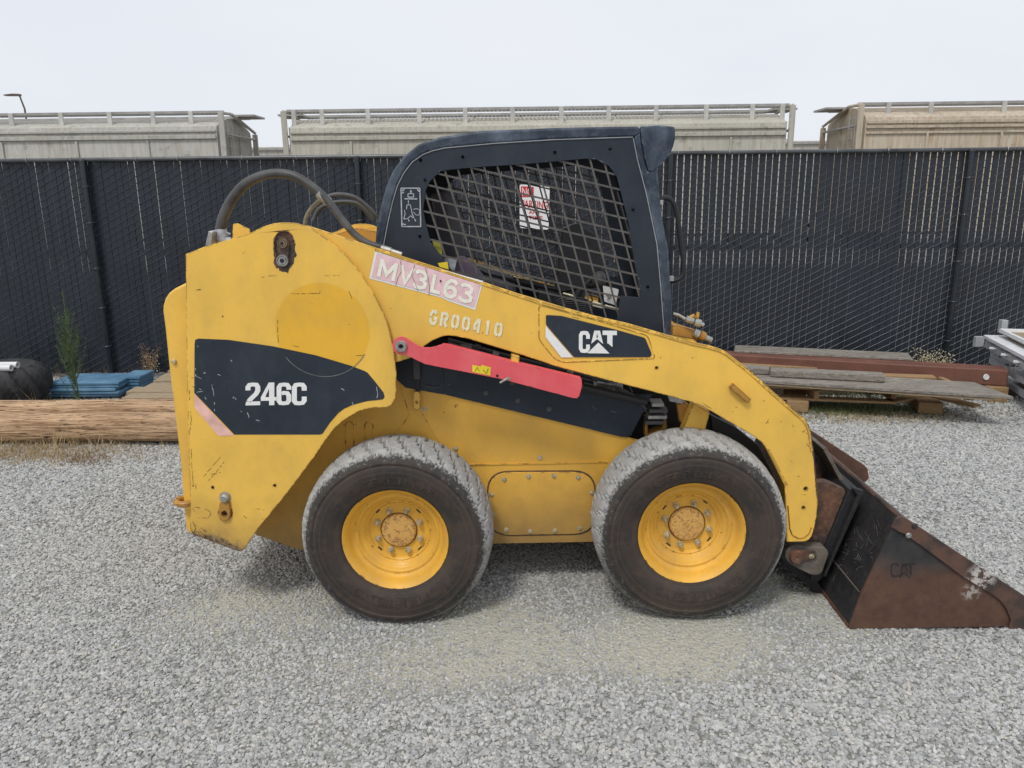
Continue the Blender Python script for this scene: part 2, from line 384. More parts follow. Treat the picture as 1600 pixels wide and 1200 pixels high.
k = N('gravel_stone')
at_ = k.n('ShaderNodeAttribute', attribute_type='INSTANCER'); at_.attribute_name = 'tone'
rp = k.n('ShaderNodeValToRGB'); k.l(at_.outputs['Fac'], rp.inputs['Fac'])
E_ = rp.color_ramp.elements; E_[0].position = 0; E_[0].color = (.20, .205, .205, 1); E_[1].position = 1; E_[1].color = (.57, .575, .56, 1)
for pos_, c in ((.2, (.28, .285, .28, 1)), (.55, (.385, .39, .382, 1)), (.86, (.49, .49, .478, 1)), (.92, (.47, .44, .38, 1))):
    e = E_.new(pos_); e.color = c
k.col(k.mix(k.mul(k.ramp(k.noise(150, detail=3), .35, .7), .35), rp.outputs['Color'], (.62, .61, .58))); k.rough(.85); M['stone'] = k.m
gr = bpy.data.objects.new('gravel', me); col.objects.link(gr); tag(gr, 'loose crushed grey gravel covering the yard', 'gravel', kind='stuff')
ng = bpy.data.node_groups.new('pebbles', 'GeometryNodeTree')
ng.interface.new_socket('Geometry', in_out='INPUT', socket_type='NodeSocketGeometry'); ng.interface.new_socket('Geometry', in_out='OUTPUT', socket_type='NodeSocketGeometry')
nn = ng.nodes.new; nl = ng.links.new
gi, go = nn('NodeGroupInput'), nn('NodeGroupOutput'); iop = nn('GeometryNodeInstanceOnPoints'); g2i = nn('GeometryNodeGeometryToInstance')
for vi in range(7):
    ico = nn('GeometryNodeMeshIcoSphere'); ico.inputs['Radius'].default_value = 1; ico.inputs['Subdivisions'].default_value = 2
    sp = nn('GeometryNodeSetPosition'); nt_ = nn('ShaderNodeTexNoise'); nt_.noise_dimensions = '4D'; nt_.inputs['W'].default_value = vi*3.7+1; nt_.inputs['Scale'].default_value = 1.0; nt_.inputs['Detail'].default_value = 1
    sub = nn('ShaderNodeVectorMath'); sub.operation = 'SUBTRACT'; sub.inputs[1].default_value = (.5, .5, .5)
    scl = nn('ShaderNodeVectorMath'); scl.operation = 'SCALE'; scl.inputs['Scale'].default_value = 1.9
    nl(nt_.outputs['Color'], sub.inputs[0]); nl(sub.outputs[0], scl.inputs[0]); nl(scl.outputs[0], sp.inputs['Offset']); nl(ico.outputs['Mesh'], sp.inputs['Geometry'])
    tr = nn('GeometryNodeTransform'); tr.inputs['Scale'].default_value = [(1.25, .85, .6), (1, .9, .7), (1.35, 1, .5), (1.1, .75, .8), (.9, 1.2, .6), (1, 1, .85), (1.4, .8, .65)][vi]
    nl(sp.outputs[0], tr.inputs['Geometry'])
    nl(tr.outputs[0], g2i.inputs[0])
sm = nn('GeometryNodeSetMaterial'); sm.inputs['Material'].default_value = M['stone']; nl(g2i.outputs[0], sm.inputs['Geometry'])
nl(gi.outputs[0], iop.inputs['Points']); nl(sm.outputs[0], iop.inputs['Instance']); iop.inputs['Pick Instance'].default_value = True
def na(nm, ty):
    x = nn('GeometryNodeInputNamedAttribute'); x.data_type = ty; x.inputs['Name'].default_value = nm; return x.outputs['Attribute']
ri = nn('FunctionNodeRandomValue'); ri.data_type = 'INT'; ri.inputs['Min'].default_value = 0 if False else ri.inputs['Min'].default_value
for s_ in ri.inputs:
    if s_.type == 'INT' and s_.name == 'Min': s_.default_value = 0
    if s_.type == 'INT' and s_.name == 'Max': s_.default_value = 6
nl([o for o in ri.outputs if o.type == 'INT'][0], iop.inputs['Instance Index'])
nl(na('spin', 'FLOAT_VECTOR'), iop.inputs['Rotation']); nl(na('size', 'FLOAT'), iop.inputs['Scale']); nl(iop.outputs[0], go.inputs[0])
gm = gr.modifiers.new('pebbles', 'NODES'); gm.node_group = ng

# ------------------------------------------------------------------ chain link fence with slats
FY = 4.80; PIT = .066; FTOP = 2.205
M['slat'] = simple('slat_plastic', (.016, .021, .030), .42, var=.22, scale=1.5)
M['fpost'] = simple('fence_post_black', (.020, .024, .030), .2, var=.25, scale=5)
M['wire'] = simple('vinyl_wire', (.070, .080, .10), .25, var=.2, scale=3)
fence = tag(empty('chain_link_fence', (0, FY, 0)), 'black chain link fence with vertical privacy slats behind the loader', 'fence')
NS = 200; X0 = -6.5
def slat_mesh(wd, ht, z0, top=0, tl=.1):
    g = G(); t = .006
    prof = [(-wd/2, 0), (-wd/2+.004, -t), (wd/2-.004, -t), (wd/2, 0), (wd/2-.004, t), (-wd/2+.004, t)]
    v = []
    for z, s_ in ((z0, 1), (ht-tl, 1), (ht, 1-top/wd)): v += [(a*s_, b, z) for a, b in prof]
    n = 6; f = [(i+k*n, (i+1) % n+k*n, (i+1) % n+(k+1)*n, i+(k+1)*n) for k in (0, 1) for i in range(n)]+[tuple(range(n)), tuple(range(3*n-1, 2*n-1, -1))]
    return g.add(v, f)
smesh = {}
for i in range(NS):
    x = X0+(i+.5)*PIT
    # right of the cab the slats stand apart; on the left they close up except near the top
    if x > 1.2: wd = random.choice([.0562, .0575, .0590]); lean = random.uniform(-.0012, .0012)
    elif x > -1.4: wd = random.choice([.0635, .065]); lean = random.uniform(-.0014, .0014)
    else: wd = random.choice([.0664, .0670, .0675]); lean = random.uniform(-.0012, .0012)
    if 2.9 < x < 3.7: wd = random.choice([.0615, .0635])
    tp_, tl_0 = random.choice([(.002, .2), (.006, .09), (.008, .06), (.003, .14), (.001, .1)]) if x < 1.0 else (0, .1)
    wd0 = wd; wd = (wd, tp_, tl_0)
    if wd not in smesh:
        o = slat_mesh(wd0, 2.212, .06, tp_, tl_0).build('slat', M['slat'], fence, origin=(0, 0, 0), smooth=False); smesh[wd] = o
        b = o
    else: b = smesh[wd].copy(); col.objects.link(b)
    b.location = (x+random.uniform(-.001, .001), random.uniform(-.002, .002), random.uniform(-.014, .0)); b.rotation_euler = (0, lean, random.uniform(-.12, .12))
# wires
rows = 31; dz = .068
g = G()
def seg(a, b, r):
    a = Vector(a); b = Vector(b); t = (b-a).normalized(); u = t.cross(Vector((0, 1, 0))).normalized(); v = Vector((0, 1, 0))
    vs = [p_+q for p_ in (a, b) for q in (u*r, -v*r, -u*r, v*r)]
    g.add(vs, [(0, 1, 5, 4), (1, 2, 6, 5), (2, 3, 7, 6), (3, 0, 4, 7)])
for i in range(NS):
    x = X0+i*PIT
    for j in range(rows):
        z = .07+(j+.5*(i % 2))*dz+random.uniform(-.002, .002)
        seg((x, FY-.012, z), (x+PIT, FY-.012, z+dz*.5), .0026)
        seg((x, FY+.012, z), (x+PIT, FY+.012, z-dz*.5), .0026)
        seg((x-.001, FY-.014, z-.007), (x+.001, FY+.012, z+.005), .0034)
wm = g.build('wire_mesh', M['wire'], fence, fixn=False)
g = G(); g.tube([(X0-.3, FY-.035, FTOP), (X0+NS*PIT+.2, FY-.035, FTOP)], .021, 12); g.build('top_rail', simple('worn_rail', (.085, .09, .095), .3, .2, var=.4, scale=3), fence)  # rail's bright top highlight put into its colour as a lighter grey
for px, py in ((135, 300), (560, 300), (1046, 300), (1510, 300), (-300, 300), (1900, 300)):
    q = P(px, py, FY-.06)
    if px in (-300, 1900): q.x = -7.1 if px < 0 else 6.65
    g = G(); g.tube([(q.x, FY-.062, -.05), (q.x, FY-.062, FTOP+.0)], .028, 14); po = g.build('post', M['fpost'], fence)
    g = G(); g.lathe([(0, -.018), (.02, -.016), (.029, -.006), (.031, 0), (.031, .008), (.0, .008)], 14); 
    g.v = [(a, c, -b) for a, b, c in g.v]; g.build('post_cap', M['fpost'], po, origin=(0, 0, 0)).location = (0, 0, 1.118)
    g = G()
    for z in (.35, .75, 1.15, 1.6, 1.95): g.tube([(q.x+.038*math.cos(a), FY-.062+.042*math.sin(a), z+.004*math.cos(a)) for a in np.linspace(0, 2*math.pi, 13)], .0035, 5)
    g.build('tie_wire', M['wire'], po)
g = G()
for i in range(0, NS, 8):
    x = X0+i*PIT+random.uniform(-.1, .1); g.tube([(x+.002*a, FY-.035+.026*math.cos(a), FTOP+.026*math.sin(a)) for a in np.linspace(0, 2*math.pi, 9)], .003, 5)
g.build('rail_tie', M['metal'], fence)
# no parking sign
sg = empty('parking_sign', P(835, 324, FY-.085)); tag(sg, 'white and red NO PARKING sign on the fence behind the cab', 'sign')
M['signw'] = simple('sign_white', (.80, .80, .80), .35, var=.03); M['signr'] = simple('sign_red', (.60, .03, .04), .35, var=.05)
Ys = FY-.085
out = rounded(XZ([(812, 288), (859, 291), (857, 359), (812, 356)], Ys), .02)
G().prism(out, Ys, Ys+.003).build('sign_plate', M['signw'], sg)
def text_mesh(txt, bold=0.0):
    cu = bpy.data.curves.new('t', 'FONT'); cu.body = txt; cu.offset = bold; cu.resolution_u = 3
    ob = bpy.data.objects.new('t', cu); me_ = ob.to_mesh()
    v = [tuple(a.co) for a in me_.vertices]; f = [tuple(p_.vertices) for p_ in me_.polygons]
    ob.to_mesh_clear(); bpy.data.objects.remove(ob); bpy.data.curves.remove(cu)
    xs_ = [a[0] for a in v]; ys_ = [a[1] for a in v]; x0, x1, y0, y1 = min(xs_), max(xs_), min(ys_), max(ys_)
    return [((a[0]-x0)/(x1-x0), (a[1]-y0)/(y1-y0)) for a in v], f
def put_text(g, txt, bl, br, tl, Y, bold=0.0):   # corners in pixels
    v, f = text_mesh(txt, bold); bl, br, tl = Vector(bl), Vector(br), Vector(tl)
    g.add([P(*(bl+(br-bl)*a+(tl-bl)*b), Y) for a, b in v], f); return g
g = G()
g.sheet(rounded(XZ([(814, 291), (834, 292), (834, 308), (814, 308)], Ys-.0015), .006), Ys-.0015)
put_text(g, 'PARKING', (815, 324), (856, 327), (815, 312), Ys-.0015, .02)
put_text(g, 'ANY', (826, 334), (845, 335), (826, 329), Ys-.0015, .02)
put_text(g, 'TIME', (826, 343), (848, 344), (826, 337), Ys-.0015, .02)
g.build('sign_print', M['signr'], sg, smooth=False)
g = G(); put_text(g, 'NO', (816, 306), (832, 307), (816, 293), Ys-.003, .0); g.build('sign_lettering', M['signw'], sg, smooth=False)

# ------------------------------------------------------------------ hopper railcars
def car_mat(name, a, b, st):
    k = N(name); base = k.mix(k.ramp(k.noise(.55, detail=5), .35, .65), a, b)
    s_ = k.noise(3.2, sc=(3.5, 3.5, .25), detail=6, rough=.7); base = k.mix(k.mul(k.ramp(s_, .45, .68), .85), base, st)
    base = k.mix(k.mul(k.ramp(k.noise(2.5, detail=7, rough=.75), .56, .62), .6), base, tuple(x*.55 for x in a))
    base = k.mix(k.mul(k.ramp(k.noise(1.7, detail=7, rough=.75), .63, .68), .6), base, (.55, .54, .50))
    k.col(base); k.rough(.75); k.bump(k.noise(3, detail=5), .3, .03); return k.m
M['car_a'] = car_mat('railcar_grey', (.44, .43, .39), (.52, .51, .46), (.34, .30, .24))
M['car_b'] = car_mat('railcar_beige', (.43, .415, .35), (.51, .49, .42), (.34, .30, .23))
M['car_c'] = car_mat('railcar_tan', (.48, .42, .32), (.56, .49, .39), (.38, .25, .14))
M['car_dark'] = simple('railcar_underframe', (.24, .22, .19), .8, var=.3)
M['brk'] = simple('bracket_steel', (.52, .51, .47), .6, var=.2, scale=3)
M['walk'] = simple('walkway_steel', (.36, .35, .33), .6, .2, var=.2, scale=3)
def hopper(px0, px1, mat, label, posts, eave_py, roof_py):
    Yn = 22.0; Wd = 3.1; mx_ = (px0+px1)/2
    x0, x1 = P(px0, 200, Yn).x, P(px1, 200, Yn).x
    root = empty('hopper_railcar', ((x0+x1)/2, Yn+Wd/2, 0)); tag(root, label, 'railcar', 'covered hopper railcars behind the fence')
    vx = min(max(mx_, 100), 1500); ez = P(vx, eave_py, Yn).z; rz = P(vx, roof_py, Yn+1.3).z-ez-.12
    # body: side wall, shoulder, curved roof
    half = [(0, .55), (0, ez), (.03, ez+.12)]+[(.03+.0+ (Wd/2-.03)*t, ez+.12+rz*math.sin(t*math.pi/2)**.9) for t in (.12, .25, .4, .55, .7, .85, 1)]
    prof = half+[(Wd-a, b) for a, b in reversed(half[:-1])]
    g = G(); n = len(prof); v = []
    secs = [x0, x1]; 
    for x in secs: v += [(x, Yn+a, b) for a, b in prof]
    f = [(i, (i+1) % n, (i+1) % n+n, i+n) for i in range(n)]+[tuple(range(n)), tuple(range(2*n-1, n-1, -1))]
    g.add(v, f); body = g.build('body', mat, root, ang=30)
    # side mouldings
    for k_, (dz0, hh, pr) in enumerate(((-.02, .10, .05), (-.17, .08, .07), (-.34, .07, .05)) if mat is M['car_c'] else ((-.02, .07, .05), (-.20, .12, .07))):
        G().box(((x0+x1)/2, Yn-pr/2-.002, ez+dz0), (x1-x0-.05, pr, hh)).build('side_moulding', mat, root, bev=.012)
    x = x0+1.9
    while x < x1-1:
        G().box((x, Yn-.032, (ez-.3+1.1)/2), (.07, .055, ez-.3-1.1)).build('side_rib', mat, root, bev=.01); x += 2.35+random.uniform(-.1, .1)
    # running boards with brackets on both sides of the roof
    wz = 4.43
    for side in (0, 1):
        yy = Yn+.35 if side == 0 else Yn+Wd-.35
        wb = G().box(((x0+x1)/2, yy, wz), (x1-x0+.3, .03, .075)).build('running_board', M['walk'], root)
        G().box(((x0+x1)/2, yy+(.62 if side == 0 else -.62), wz), (x1-x0+.3, .03, .07)).build('running_board_rail', M['walk'], root)
        g = G(); q = x0-.1
        while q < x1+.1: g.box((q, yy+(.31 if side == 0 else -.31), wz+.0), (.045, .58, .05)); q += .13
        gt = g.build('grating', M['walk'], root, smooth=False, fixn=False)
        if side == 0:
            for pp in posts:
                a = P(pp, 170, yy).x
                if x0-.1 < a < x1+.1: G().box((a, yy-.06, wz-.28), (.14, .06, .60)).build('bracket', M['brk'], root, bev=.01)
        else:
            q = x0+.8
            while q < x1: G().box((q, yy, wz-.25), (.12, .06, .5)).build('bracket', M['walk'], root); q += 1.6
    # ends: corner posts, end sheet frame, ladder, platform
    for e, sgn in ((x0, -1), (x1, 1)):
        ex = e+sgn*.16
        for yy, ht in ((Yn+.04, wz-.04), (Yn+Wd-.04, wz-.5)):
            G().box((ex, yy, (1.0+ht)/2), (.17, .08, ht-1.0)).build('corner_post', mat, root, bev=.01)
        g = G(); g.tube([(ex, Yn+.04, wz-.05), (ex, Yn+1.0, wz-.02), (ex, Yn+Wd, wz-.45)], .05, 6); g.build('end_beam', mat, root)
        g = G(); g.tube([(ex, Yn+.04, ez-.1), (ex, Yn+Wd, ez-.1)], .04, 6)
        for yy in (Yn+.25, Yn+.7): g.tube([(ex+sgn*.05, yy, 1.1), (ex+sgn*.05, yy, ez+.2)], .02, 6)
        for z in np.arange(1.3, ez+.2, .3): g.tube([(ex+sgn*.05, Yn+.25, z), (ex+sgn*.05, Yn+.7, z)], .014, 5)
        g.build('ladder', M['walk'], root)
        G().box((e+sgn*.35, Yn+Wd*.62, wz-.02), (.8, 1.1, .06)).build('end_platform', M['walk'], root)
        for yy in (Yn+1.0, Yn+1.9): G().box((e+sgn*.03, yy, (1.1+ez)/2), (.06, .08, ez-1.1)).build('end_stiffener', mat, root)
    # underside: bays, sill, trucks
    G().box(((x0+x1)/2, Yn+Wd/2, 1.0), (x1-x0+1.4, .5, .28)).build('centre_sill', M['car_dark'], root)
    nb = max(2, int((x1-x0)/4.6))
    for i in range(nb):
        cx = x0+(i+.5)*(x1-x0)/nb
        g = G(); 
        v = [(cx-1.7, Yn+.2, 1.1), (cx+1.7, Yn+.2, 1.1), (cx+1.7, Yn+Wd-.2, 1.1), (cx-1.7, Yn+Wd-.2, 1.1), (cx-.4, Yn+1, .4), (cx+.4, Yn+1, .4), (cx+.4, Yn+Wd-1, .4), (cx-.4, Yn+Wd-1, .4)]
        g.add(v, [(0, 1, 5, 4), (1, 2, 6, 5), (2, 3, 7, 6), (3, 0, 4, 7), (4, 5, 6, 7), (3, 2, 1, 0)]); g.build('hopper_bay', mat, root)
    for e in (x0-.1, x1+.1):
        tr_ = G().box((e, Yn+.75, .55), (2.3, .18, .25)).box((e, Yn+Wd-.75, .55), (2.3, .18, .25)).build('truck_frame', M['car_dark'], root)
        for dx in (-.85, .85):
            for yy in (Yn+.82, Yn+Wd-.82):
                g = G(); g.lathe([(0, -.06), (.40, -.06), (.46, -.03), (.48, .06), (0, .06)], 24, (e+dx, yy, .5)); g.build('wheel', M['car_dark'], tr_)
    return root
hopper(-560, 338, M['car_a'], 'grey covered hopper railcar behind the left of the fence, below the lamp', [17, 95, 171, 239, 298, -60, -140, -220, -300, -380], 206, 188)
hopper(452, 1229, M['car_b'], 'beige covered hopper railcar in the middle, behind the cab roof', [459, 503, 575, 655, 727, 801, 877, 951, 1025, 1103, 1175, 1222], 202, 182)
hopper(1352, 2200, M['car_c'], 'tan rust streaked covered hopper railcar behind the right of the fence', [1387, 1453, 1567, 1650, 1730, 1810, 1900], 188, 166)
# far flat roofed boxcar glimpsed in the gaps
bc = empty('boxcar', (0, 42, 0)); tag(bc, 'distant pale boxcar glimpsed in the gaps between the hopper railcars', 'railcar')
zt = P(430, 232, 42).z
G().box((0, 42, zt/2+.4), (70, 3, zt-.8)).build('body', M['car_a'], bc, bev=.05)
G().box((0, 40.45, zt-.12), (70, .1, .12)).build('roof_edge', M['walk'], bc)
# street lamp
lp = P(37, 160, 60); lamp = empty('street_lamp', (lp.x, 60, 0)); tag(lamp, 'thin street lamp on the skyline behind the left railcar', 'street lamp')
ztop = P(33, 149, 60).z
G().tube([(lp.x, 60, 0), (lp.x+.0, 60, ztop-1), (lp.x-.25, 60, ztop)], [.10, .07, .06], 8).build('pole', simple('lamp_bronze', (.10, .08, .07), .5), lamp)
G().prism([(lp.x-.2, ztop-.05), (lp.x-.2, ztop+.1), (lp.x-.7, ztop+.12), (lp.x-1.4, ztop+.05), (lp.x-1.35, ztop-.03)], 59.8, 60.2).build('lamp_head', bpy.data.materials['lamp_bronze'], lamp)

# ------------------------------------------------------------------ skid steer loader
ldr = tag(empty('skid_steer_loader', (0, .838, 0)), 'yellow wheeled skid steer loader with black cab marked 246C on the gravel', 'skid steer loader')
YP = .10     # outer face of the tower panel
panel = [(290, 397), (318, 386), (389, 365), (411, 354), (428, 349), (440, 347.5), (452, 347.5), (465, 349), (485, 356), (513, 375), (542, 400), (567, 431), (587, 464),
         (604, 500), (614, 540), (619, 580), (619, 611), (617, 624), (612, 633), (604, 637), (585, 637), (572, 639), (560, 643), (547, 650), (535, 658), (524, 668), (509, 687), (490, 715), (452, 766),
         (401, 829), (382, 858), (376, 862), (368, 860), (301, 836), (297, 826), (297, 779), (293, 640), (291, 520)]
hole = [(428, 372), (433, 365), (441, 361), (450, 362), (457, 368), (460, 378), (459, 390), (456, 402), (455, 412), (449, 419), (440, 419), (433, 413), (431, 402), (428, 388)]
hole2 = arc(352, 801, 11, 0, 330, 11)
s2h = [(a, b) for a, b in arc(332, 762, 2.7, 0, 315, 7)]; s3h = [(a, b) for a, b in arc(429, 759, 2.7, 0, 315, 7)]
for mir in (False, True):
    sc_ = 0 if not mir else .0
    pn = XZ(panel, YP); hs = [XZ(h_, YP) for h_ in (hole, hole2, s2h, s3h)]
    if mir: pn = [(a, b-.06 if b > 1.2 else b) for a, b in pn]; hs = []
    pl = G().prism(pn, YP, YP+.010, hs).build('tower_panel', M['panel'], ldr, bev=.003, mir=mir)
    # inner wall of the box section, a little smaller
    inn = XZ([(296, 404), (389, 372), (440, 356), (485, 364), (540, 408), (585, 470), (608, 560), (606, 622), (570, 632), (515, 668), (452, 755), (378, 852), (304, 825)], YP)
    if mir: inn = [(a, b-.06 if b > 1.2 else b) for a, b in inn]
    G().prism(inn, YP+.0102, YP+.09).build('tower_box', M['yellow_dirty'], ldr, mir=mir)
# pivot pins in the slot
G().sheet(XZ([(424, 356), (464, 356), (464, 424), (424, 424)], YP+.01), YP+.009).build('slot_backing', M['rustmix'], ldr)
pin = P(442, 380, YP); pin2 = P(442, 407, YP)
g = G().prism(XZ([(433, 380), (437, 370), (447, 370), (452, 380), (450, 405), (434, 405)], YP), YP+.001, YP+.008); g.build('pin_link', M['rustmix'], ldr, bev=.001)
for q, r_, pm in ((pin, .019, M['pin']), (pin2, .024, M['metal'])):
    g = G(); g.lathe([(0, -.006), (r_*.35, -.006), (r_*.4, -.010), (r_*.62, -.010), (r_*.66, -.004), (r_*.8, -.004), (r_*.84, -.010), (r_*.96, -.010), (r_, 0), (r_, .01)], 20, (q.x, YP-.002, q.z)); g.build('pivot_pin', pm, ldr)
    g = G(); g.lathe([(0, -.0115), (r_*.36, -.0115)], 14, (q.x, YP-.002, q.z)); g.build('pin_bore', M['dark'], ldr)  # flat dark disc paints the shade of a hole in the pin
q = P(352, 777, YP); g = G(); g.lathe([(0, -.022), (.014, -.022), (.018, -.018), (.021, -.006), (.021, 0), (.026, 0), (.026, .002)], 20, (q.x, YP-.001, q.z)); g.build('lock_pin', M['metal'], ldr)
g = G().prism(rounded(XZ([(345, 783), (360, 783), (362, 803), (358, 812), (346, 812), (343, 803)], YP), .01), YP-.012, YP+.004, [XZ(arc(352, 801, 4.5, 0, 330, 11), YP)]); g.build('lock_link', M['yellow_dirty'], ldr, bev=.002)
G().prism(XZ(arc(352, 801, 13, 0, 345, 23), YP), YP+.008, YP+.010).build('hole_backing', M['rustmix'], ldr)
def stripe(name, mat, pts, Y, parent=ldr): return G().sheet(XZ(pts, Y), Y).build(name, mat, parent, smooth=False)
dec = [(304, 537), (305, 531), (310, 529), (357, 531), (426, 541), (493, 555), (547, 571), (568, 579), (574, 582), (585, 595), (599, 613), (601, 620), (598, 624), (572, 627), (550, 633), (538, 638.5), (529, 645), (515, 661), (504, 677.5), (500, 679), (366, 679), (303.5, 614)]
decal = stripe('side_decal', M['decal'], dec, YP-.0016)
for h_ in (s2h, s3h): G().sheet(XZ(h_, YP+.008), YP+.008).build('bore', M['dark'], ldr, smooth=False)  # dark discs stand in for the shade inside the small panel holes
stripe('decal_stripe', simple('pink_white_vinyl', (.78, .47, .40), .5, var=.22, scale=12), [(303.5, 615.5), (365, 680.5), (341, 681), (304, 637)], YP-.0016)
# repaint ring line left on the decal
g = G(); c0 = P(504, 516, YP-.0025); 
for a0 in range(194, 345, 3):
    v = []
    for a in (a0, a0+3.2):
        for r_ in (.1955, .1985): v.append((c0.x+r_*math.cos(R(a)), YP-.0025, c0.z+r_*math.sin(R(a))))
    if all(P(0, 0, YP) and 1 for _ in (0,)) and v[0][2] < P(504, 556+abs(v[0][0]-c0.x)*0, YP).z: g.add(v, [(0, 1, 3, 2)])
g.build('scuff_ring', M['scuff'], decal, smooth=False)

# ---- glyphs
def ribbon(path, w):
    p_ = [Vector(a) for a in path]; k_ = len(p_); Lf = []; Rt = []
    for i in range(k_):
        t1 = (p_[i]-p_[i-1]).normalized() if i else (p_[1]-p_[0]).normalized()
        t2 = (p_[i+1]-p_[i]).normalized() if i < k_-1 else t1
        n1, n2 = Vector((-t1.y, t1.x)), Vector((-t2.y, t2.x)); mm = (n1+n2).normalized(); d = w/2/max(.5, mm.dot(n1))
        Lf.append(p_[i]+mm*d); Rt.append(p_[i]-mm*d)
    return Lf, Rt
C_ = [(.42, .64), (.42, .80), (.36, .90), (.25, .915), (.14, .90), (.085, .80), (.085, .20), (.14, .10), (.25, .085), (.36, .10), (.42, .20), (.42, .38)]
GL = {'C': [('r', C_, .17)],
      '2': [('r', [(.085, .66), (.085, .80), (.14, .90), (.25, .915), (.37, .90), (.42, .80), (.42, .64), (.36, .50), (.18, .28), (.11, .17)], .17), ('p', [(.0, 0), (.5, 0), (.5, .168), (.02, .168)], [])],
      '4': [('p', [(.27, 1), (.46, 1), (.46, .36), (.54, .36), (.54, .2), (.46, .2), (.46, 0), (.28, 0), (.28, .2), (0, .2), (0, .36)], [[(.28, .36), (.28, .74), (.15, .36)]])],
      '6': [('r', [(.42, .68), (.42, .80), (.36, .90), (.25, .915), (.14, .90), (.085, .80), (.085, .20), (.14, .10), (.25, .085), (.36, .10), (.42, .20), (.42, .42), (.36, .535), (.25, .55), (.175, .52)], .165)],
      'A': [('p', [(.20, 1), (.47, 1), (.62, .40), (.335, .62), (.05, .40)], [[(.335, .88), (.375, .70), (.335, .67), (.295, .70)]])],
      'T': [('p', [(0, 1), (.52, 1), (.52, .80), (.36, .80), (.36, .26), (.20, .42), (.17, .42), (.17, .80), (0, .80)], [])],
      'V': [('p', [(.335, .50), (.86, 0), (-.19, 0)], [])]}
def glyph(g, ch, bl, r_, u_, Y):
    bl, r_, u_ = Vector(bl), Vector(r_), Vector(u_)
    mapp = lambda a: (lambda q: (P(q.x, q.y, Y).x, P(q.x, q.y, Y).z))(bl+r_*a[0]+u_*a[1])
    for it in GL[ch]:
        if it[0] == 'r':
            Lf, Rt = ribbon(it[1], it[2]); k_ = len(Lf); v = []
            for a in Lf+Rt: q = mapp(a); v.append((q[0], Y, q[1]))
            g.add(v, [(i, i+1, k_+i+1, k_+i) for i in range(k_-1)])
        else: g.sheet([mapp(a) for a in it[1]], Y, [[mapp(a) for a in h_] for h_ in it[2]])
g = G()
for ch, x in zip('246C', (383.5, 407.5, 432, 456)): glyph(g, ch, (x, 633.5), (46, -1), (0, -35.5), YP-.003)
g.build('model_number', M['white'], decal, smooth=False)

# chipped paint round the pin slot and scratches
g = G(); cc = (444, 391); v0 = len(g.v)
n_ = 64; inner = []; outer = []
for i in range(n_):
    a = 2*math.pi*i/n_; rx, ry = 17.0, 31.0
    rr_ = 1.0+.16*noise.noise(Vector((math.cos(a)*2.2, math.sin(a)*2.2, 3)))+.20*noise.noise(Vector((math.cos(a)*7, math.sin(a)*7, 8)))+(.10 if math.sin(a) > .1 else 0)
    q = P(cc[0]+rx*math.cos(a)*rr_, cc[1]+ry*math.sin(a)*rr_, YP-.0006); outer.append((q.x, q.z))
G().sheet(outer, YP-.0006, [XZ(hole, YP-.0006)]).build('bare_rusty_rim', M['rustmix'], ldr, smooth=False)
M['scr'] = simple('scratch_rust', (.085, .038, .018), .8, var=.4, scale=60)
def scratches(name, lst, Y, mat, w0=.62, parent=ldr):
    g = G(); rs = random.Random(5)
    for pl_ in lst:
        pts_ = []
        for (a, b) in zip(pl_[:-1], pl_[1:]):
            k_ = max(2, int(math.hypot(b[0]-a[0], b[1]-a[1])/3))
            pts_ += [(a[0]+(b[0]-a[0])*t/k_+rs.uniform(-.35, .35), a[1]+(b[1]-a[1])*t/k_+rs.uniform(-.35, .35)) for t in range(k_)]
        pts_.append(pl_[-1])
        for i in range(len(pts_)-1):
            if rs.random() < .22: continue
            w_ = w0*rs.uniform(.5, 1.4); Lf, Rt = ribbon(pts_[i:i+2], w_); g.add([P(q.x, q.y, Y-.00001*(i % 9)) for q in (Lf[0], Lf[1], Rt[1], Rt[0])], [(0, 1, 2, 3)])
    g.build(name, mat, parent, smooth=False)
scratches('paint_scratches', [[(409, 433), (420, 431), (432, 431)], [(508, 431), (530, 430)], [(303, 453), (314, 452)], [(303, 454), (313, 453)], [(455, 459), (480, 459), (500, 458), (500, 450)], [(545, 455), (550, 467)], [(434, 500), (434, 520), (435, 541)], [(452, 539), (470, 543)],
    [(556, 556), (571, 555)], [(379, 396), (383, 393)], [(318, 745), (332, 728), (345, 714)], [(326, 751), (340, 735), (350, 722)], [(330, 741), (345, 738)], [(300, 604), (313, 607), (317, 603)], [(299, 590), (306, 592)], [(299, 695), (299, 720), (301, 745), (302, 770)], [(300, 760), (306, 757), (306, 764)], [(304, 792), (326, 797), (330, 803), (325, 810), (308, 809)],
    [(301, 815), (306, 826), (303, 832)], [(296, 680), (299, 655), (297, 640)], [(298, 790), (304, 800)], [(380, 806), (386, 810)], [(467, 734), (471, 739)], [(400, 795), (416, 797)], [(302, 832), (318, 839), (335, 846)], [(306, 829), (330, 843), (352, 852)], [(312, 830), (322, 840)], [(340, 845), (364, 853), (372, 857)], [(303, 820), (316, 826), (330, 838)], [(296, 610), (296, 625)], [(305, 840), (300, 828)]], YP-.0008, M['scr'])
scratches('decal_scratches', [[(305, 575), (306, 588), (315, 592)], [(303, 601), (317, 611), (307, 613)], [(331, 600), (335, 622), (335, 642)], [(361, 624), (366, 620), (369, 624)], [(374, 640), (378, 644)], [(385, 641), (389, 651), (387, 655)], [(400, 656), (406, 658)], [(340, 585), (345, 587)], [(588, 604), (590, 615), (589, 622)], [(533, 607), (538, 610)], [(550, 628), (553, 634)], [(318, 618), (322, 624)], [(308, 540), (312, 545)]], YP-.0022, M['greylabel'], .8)
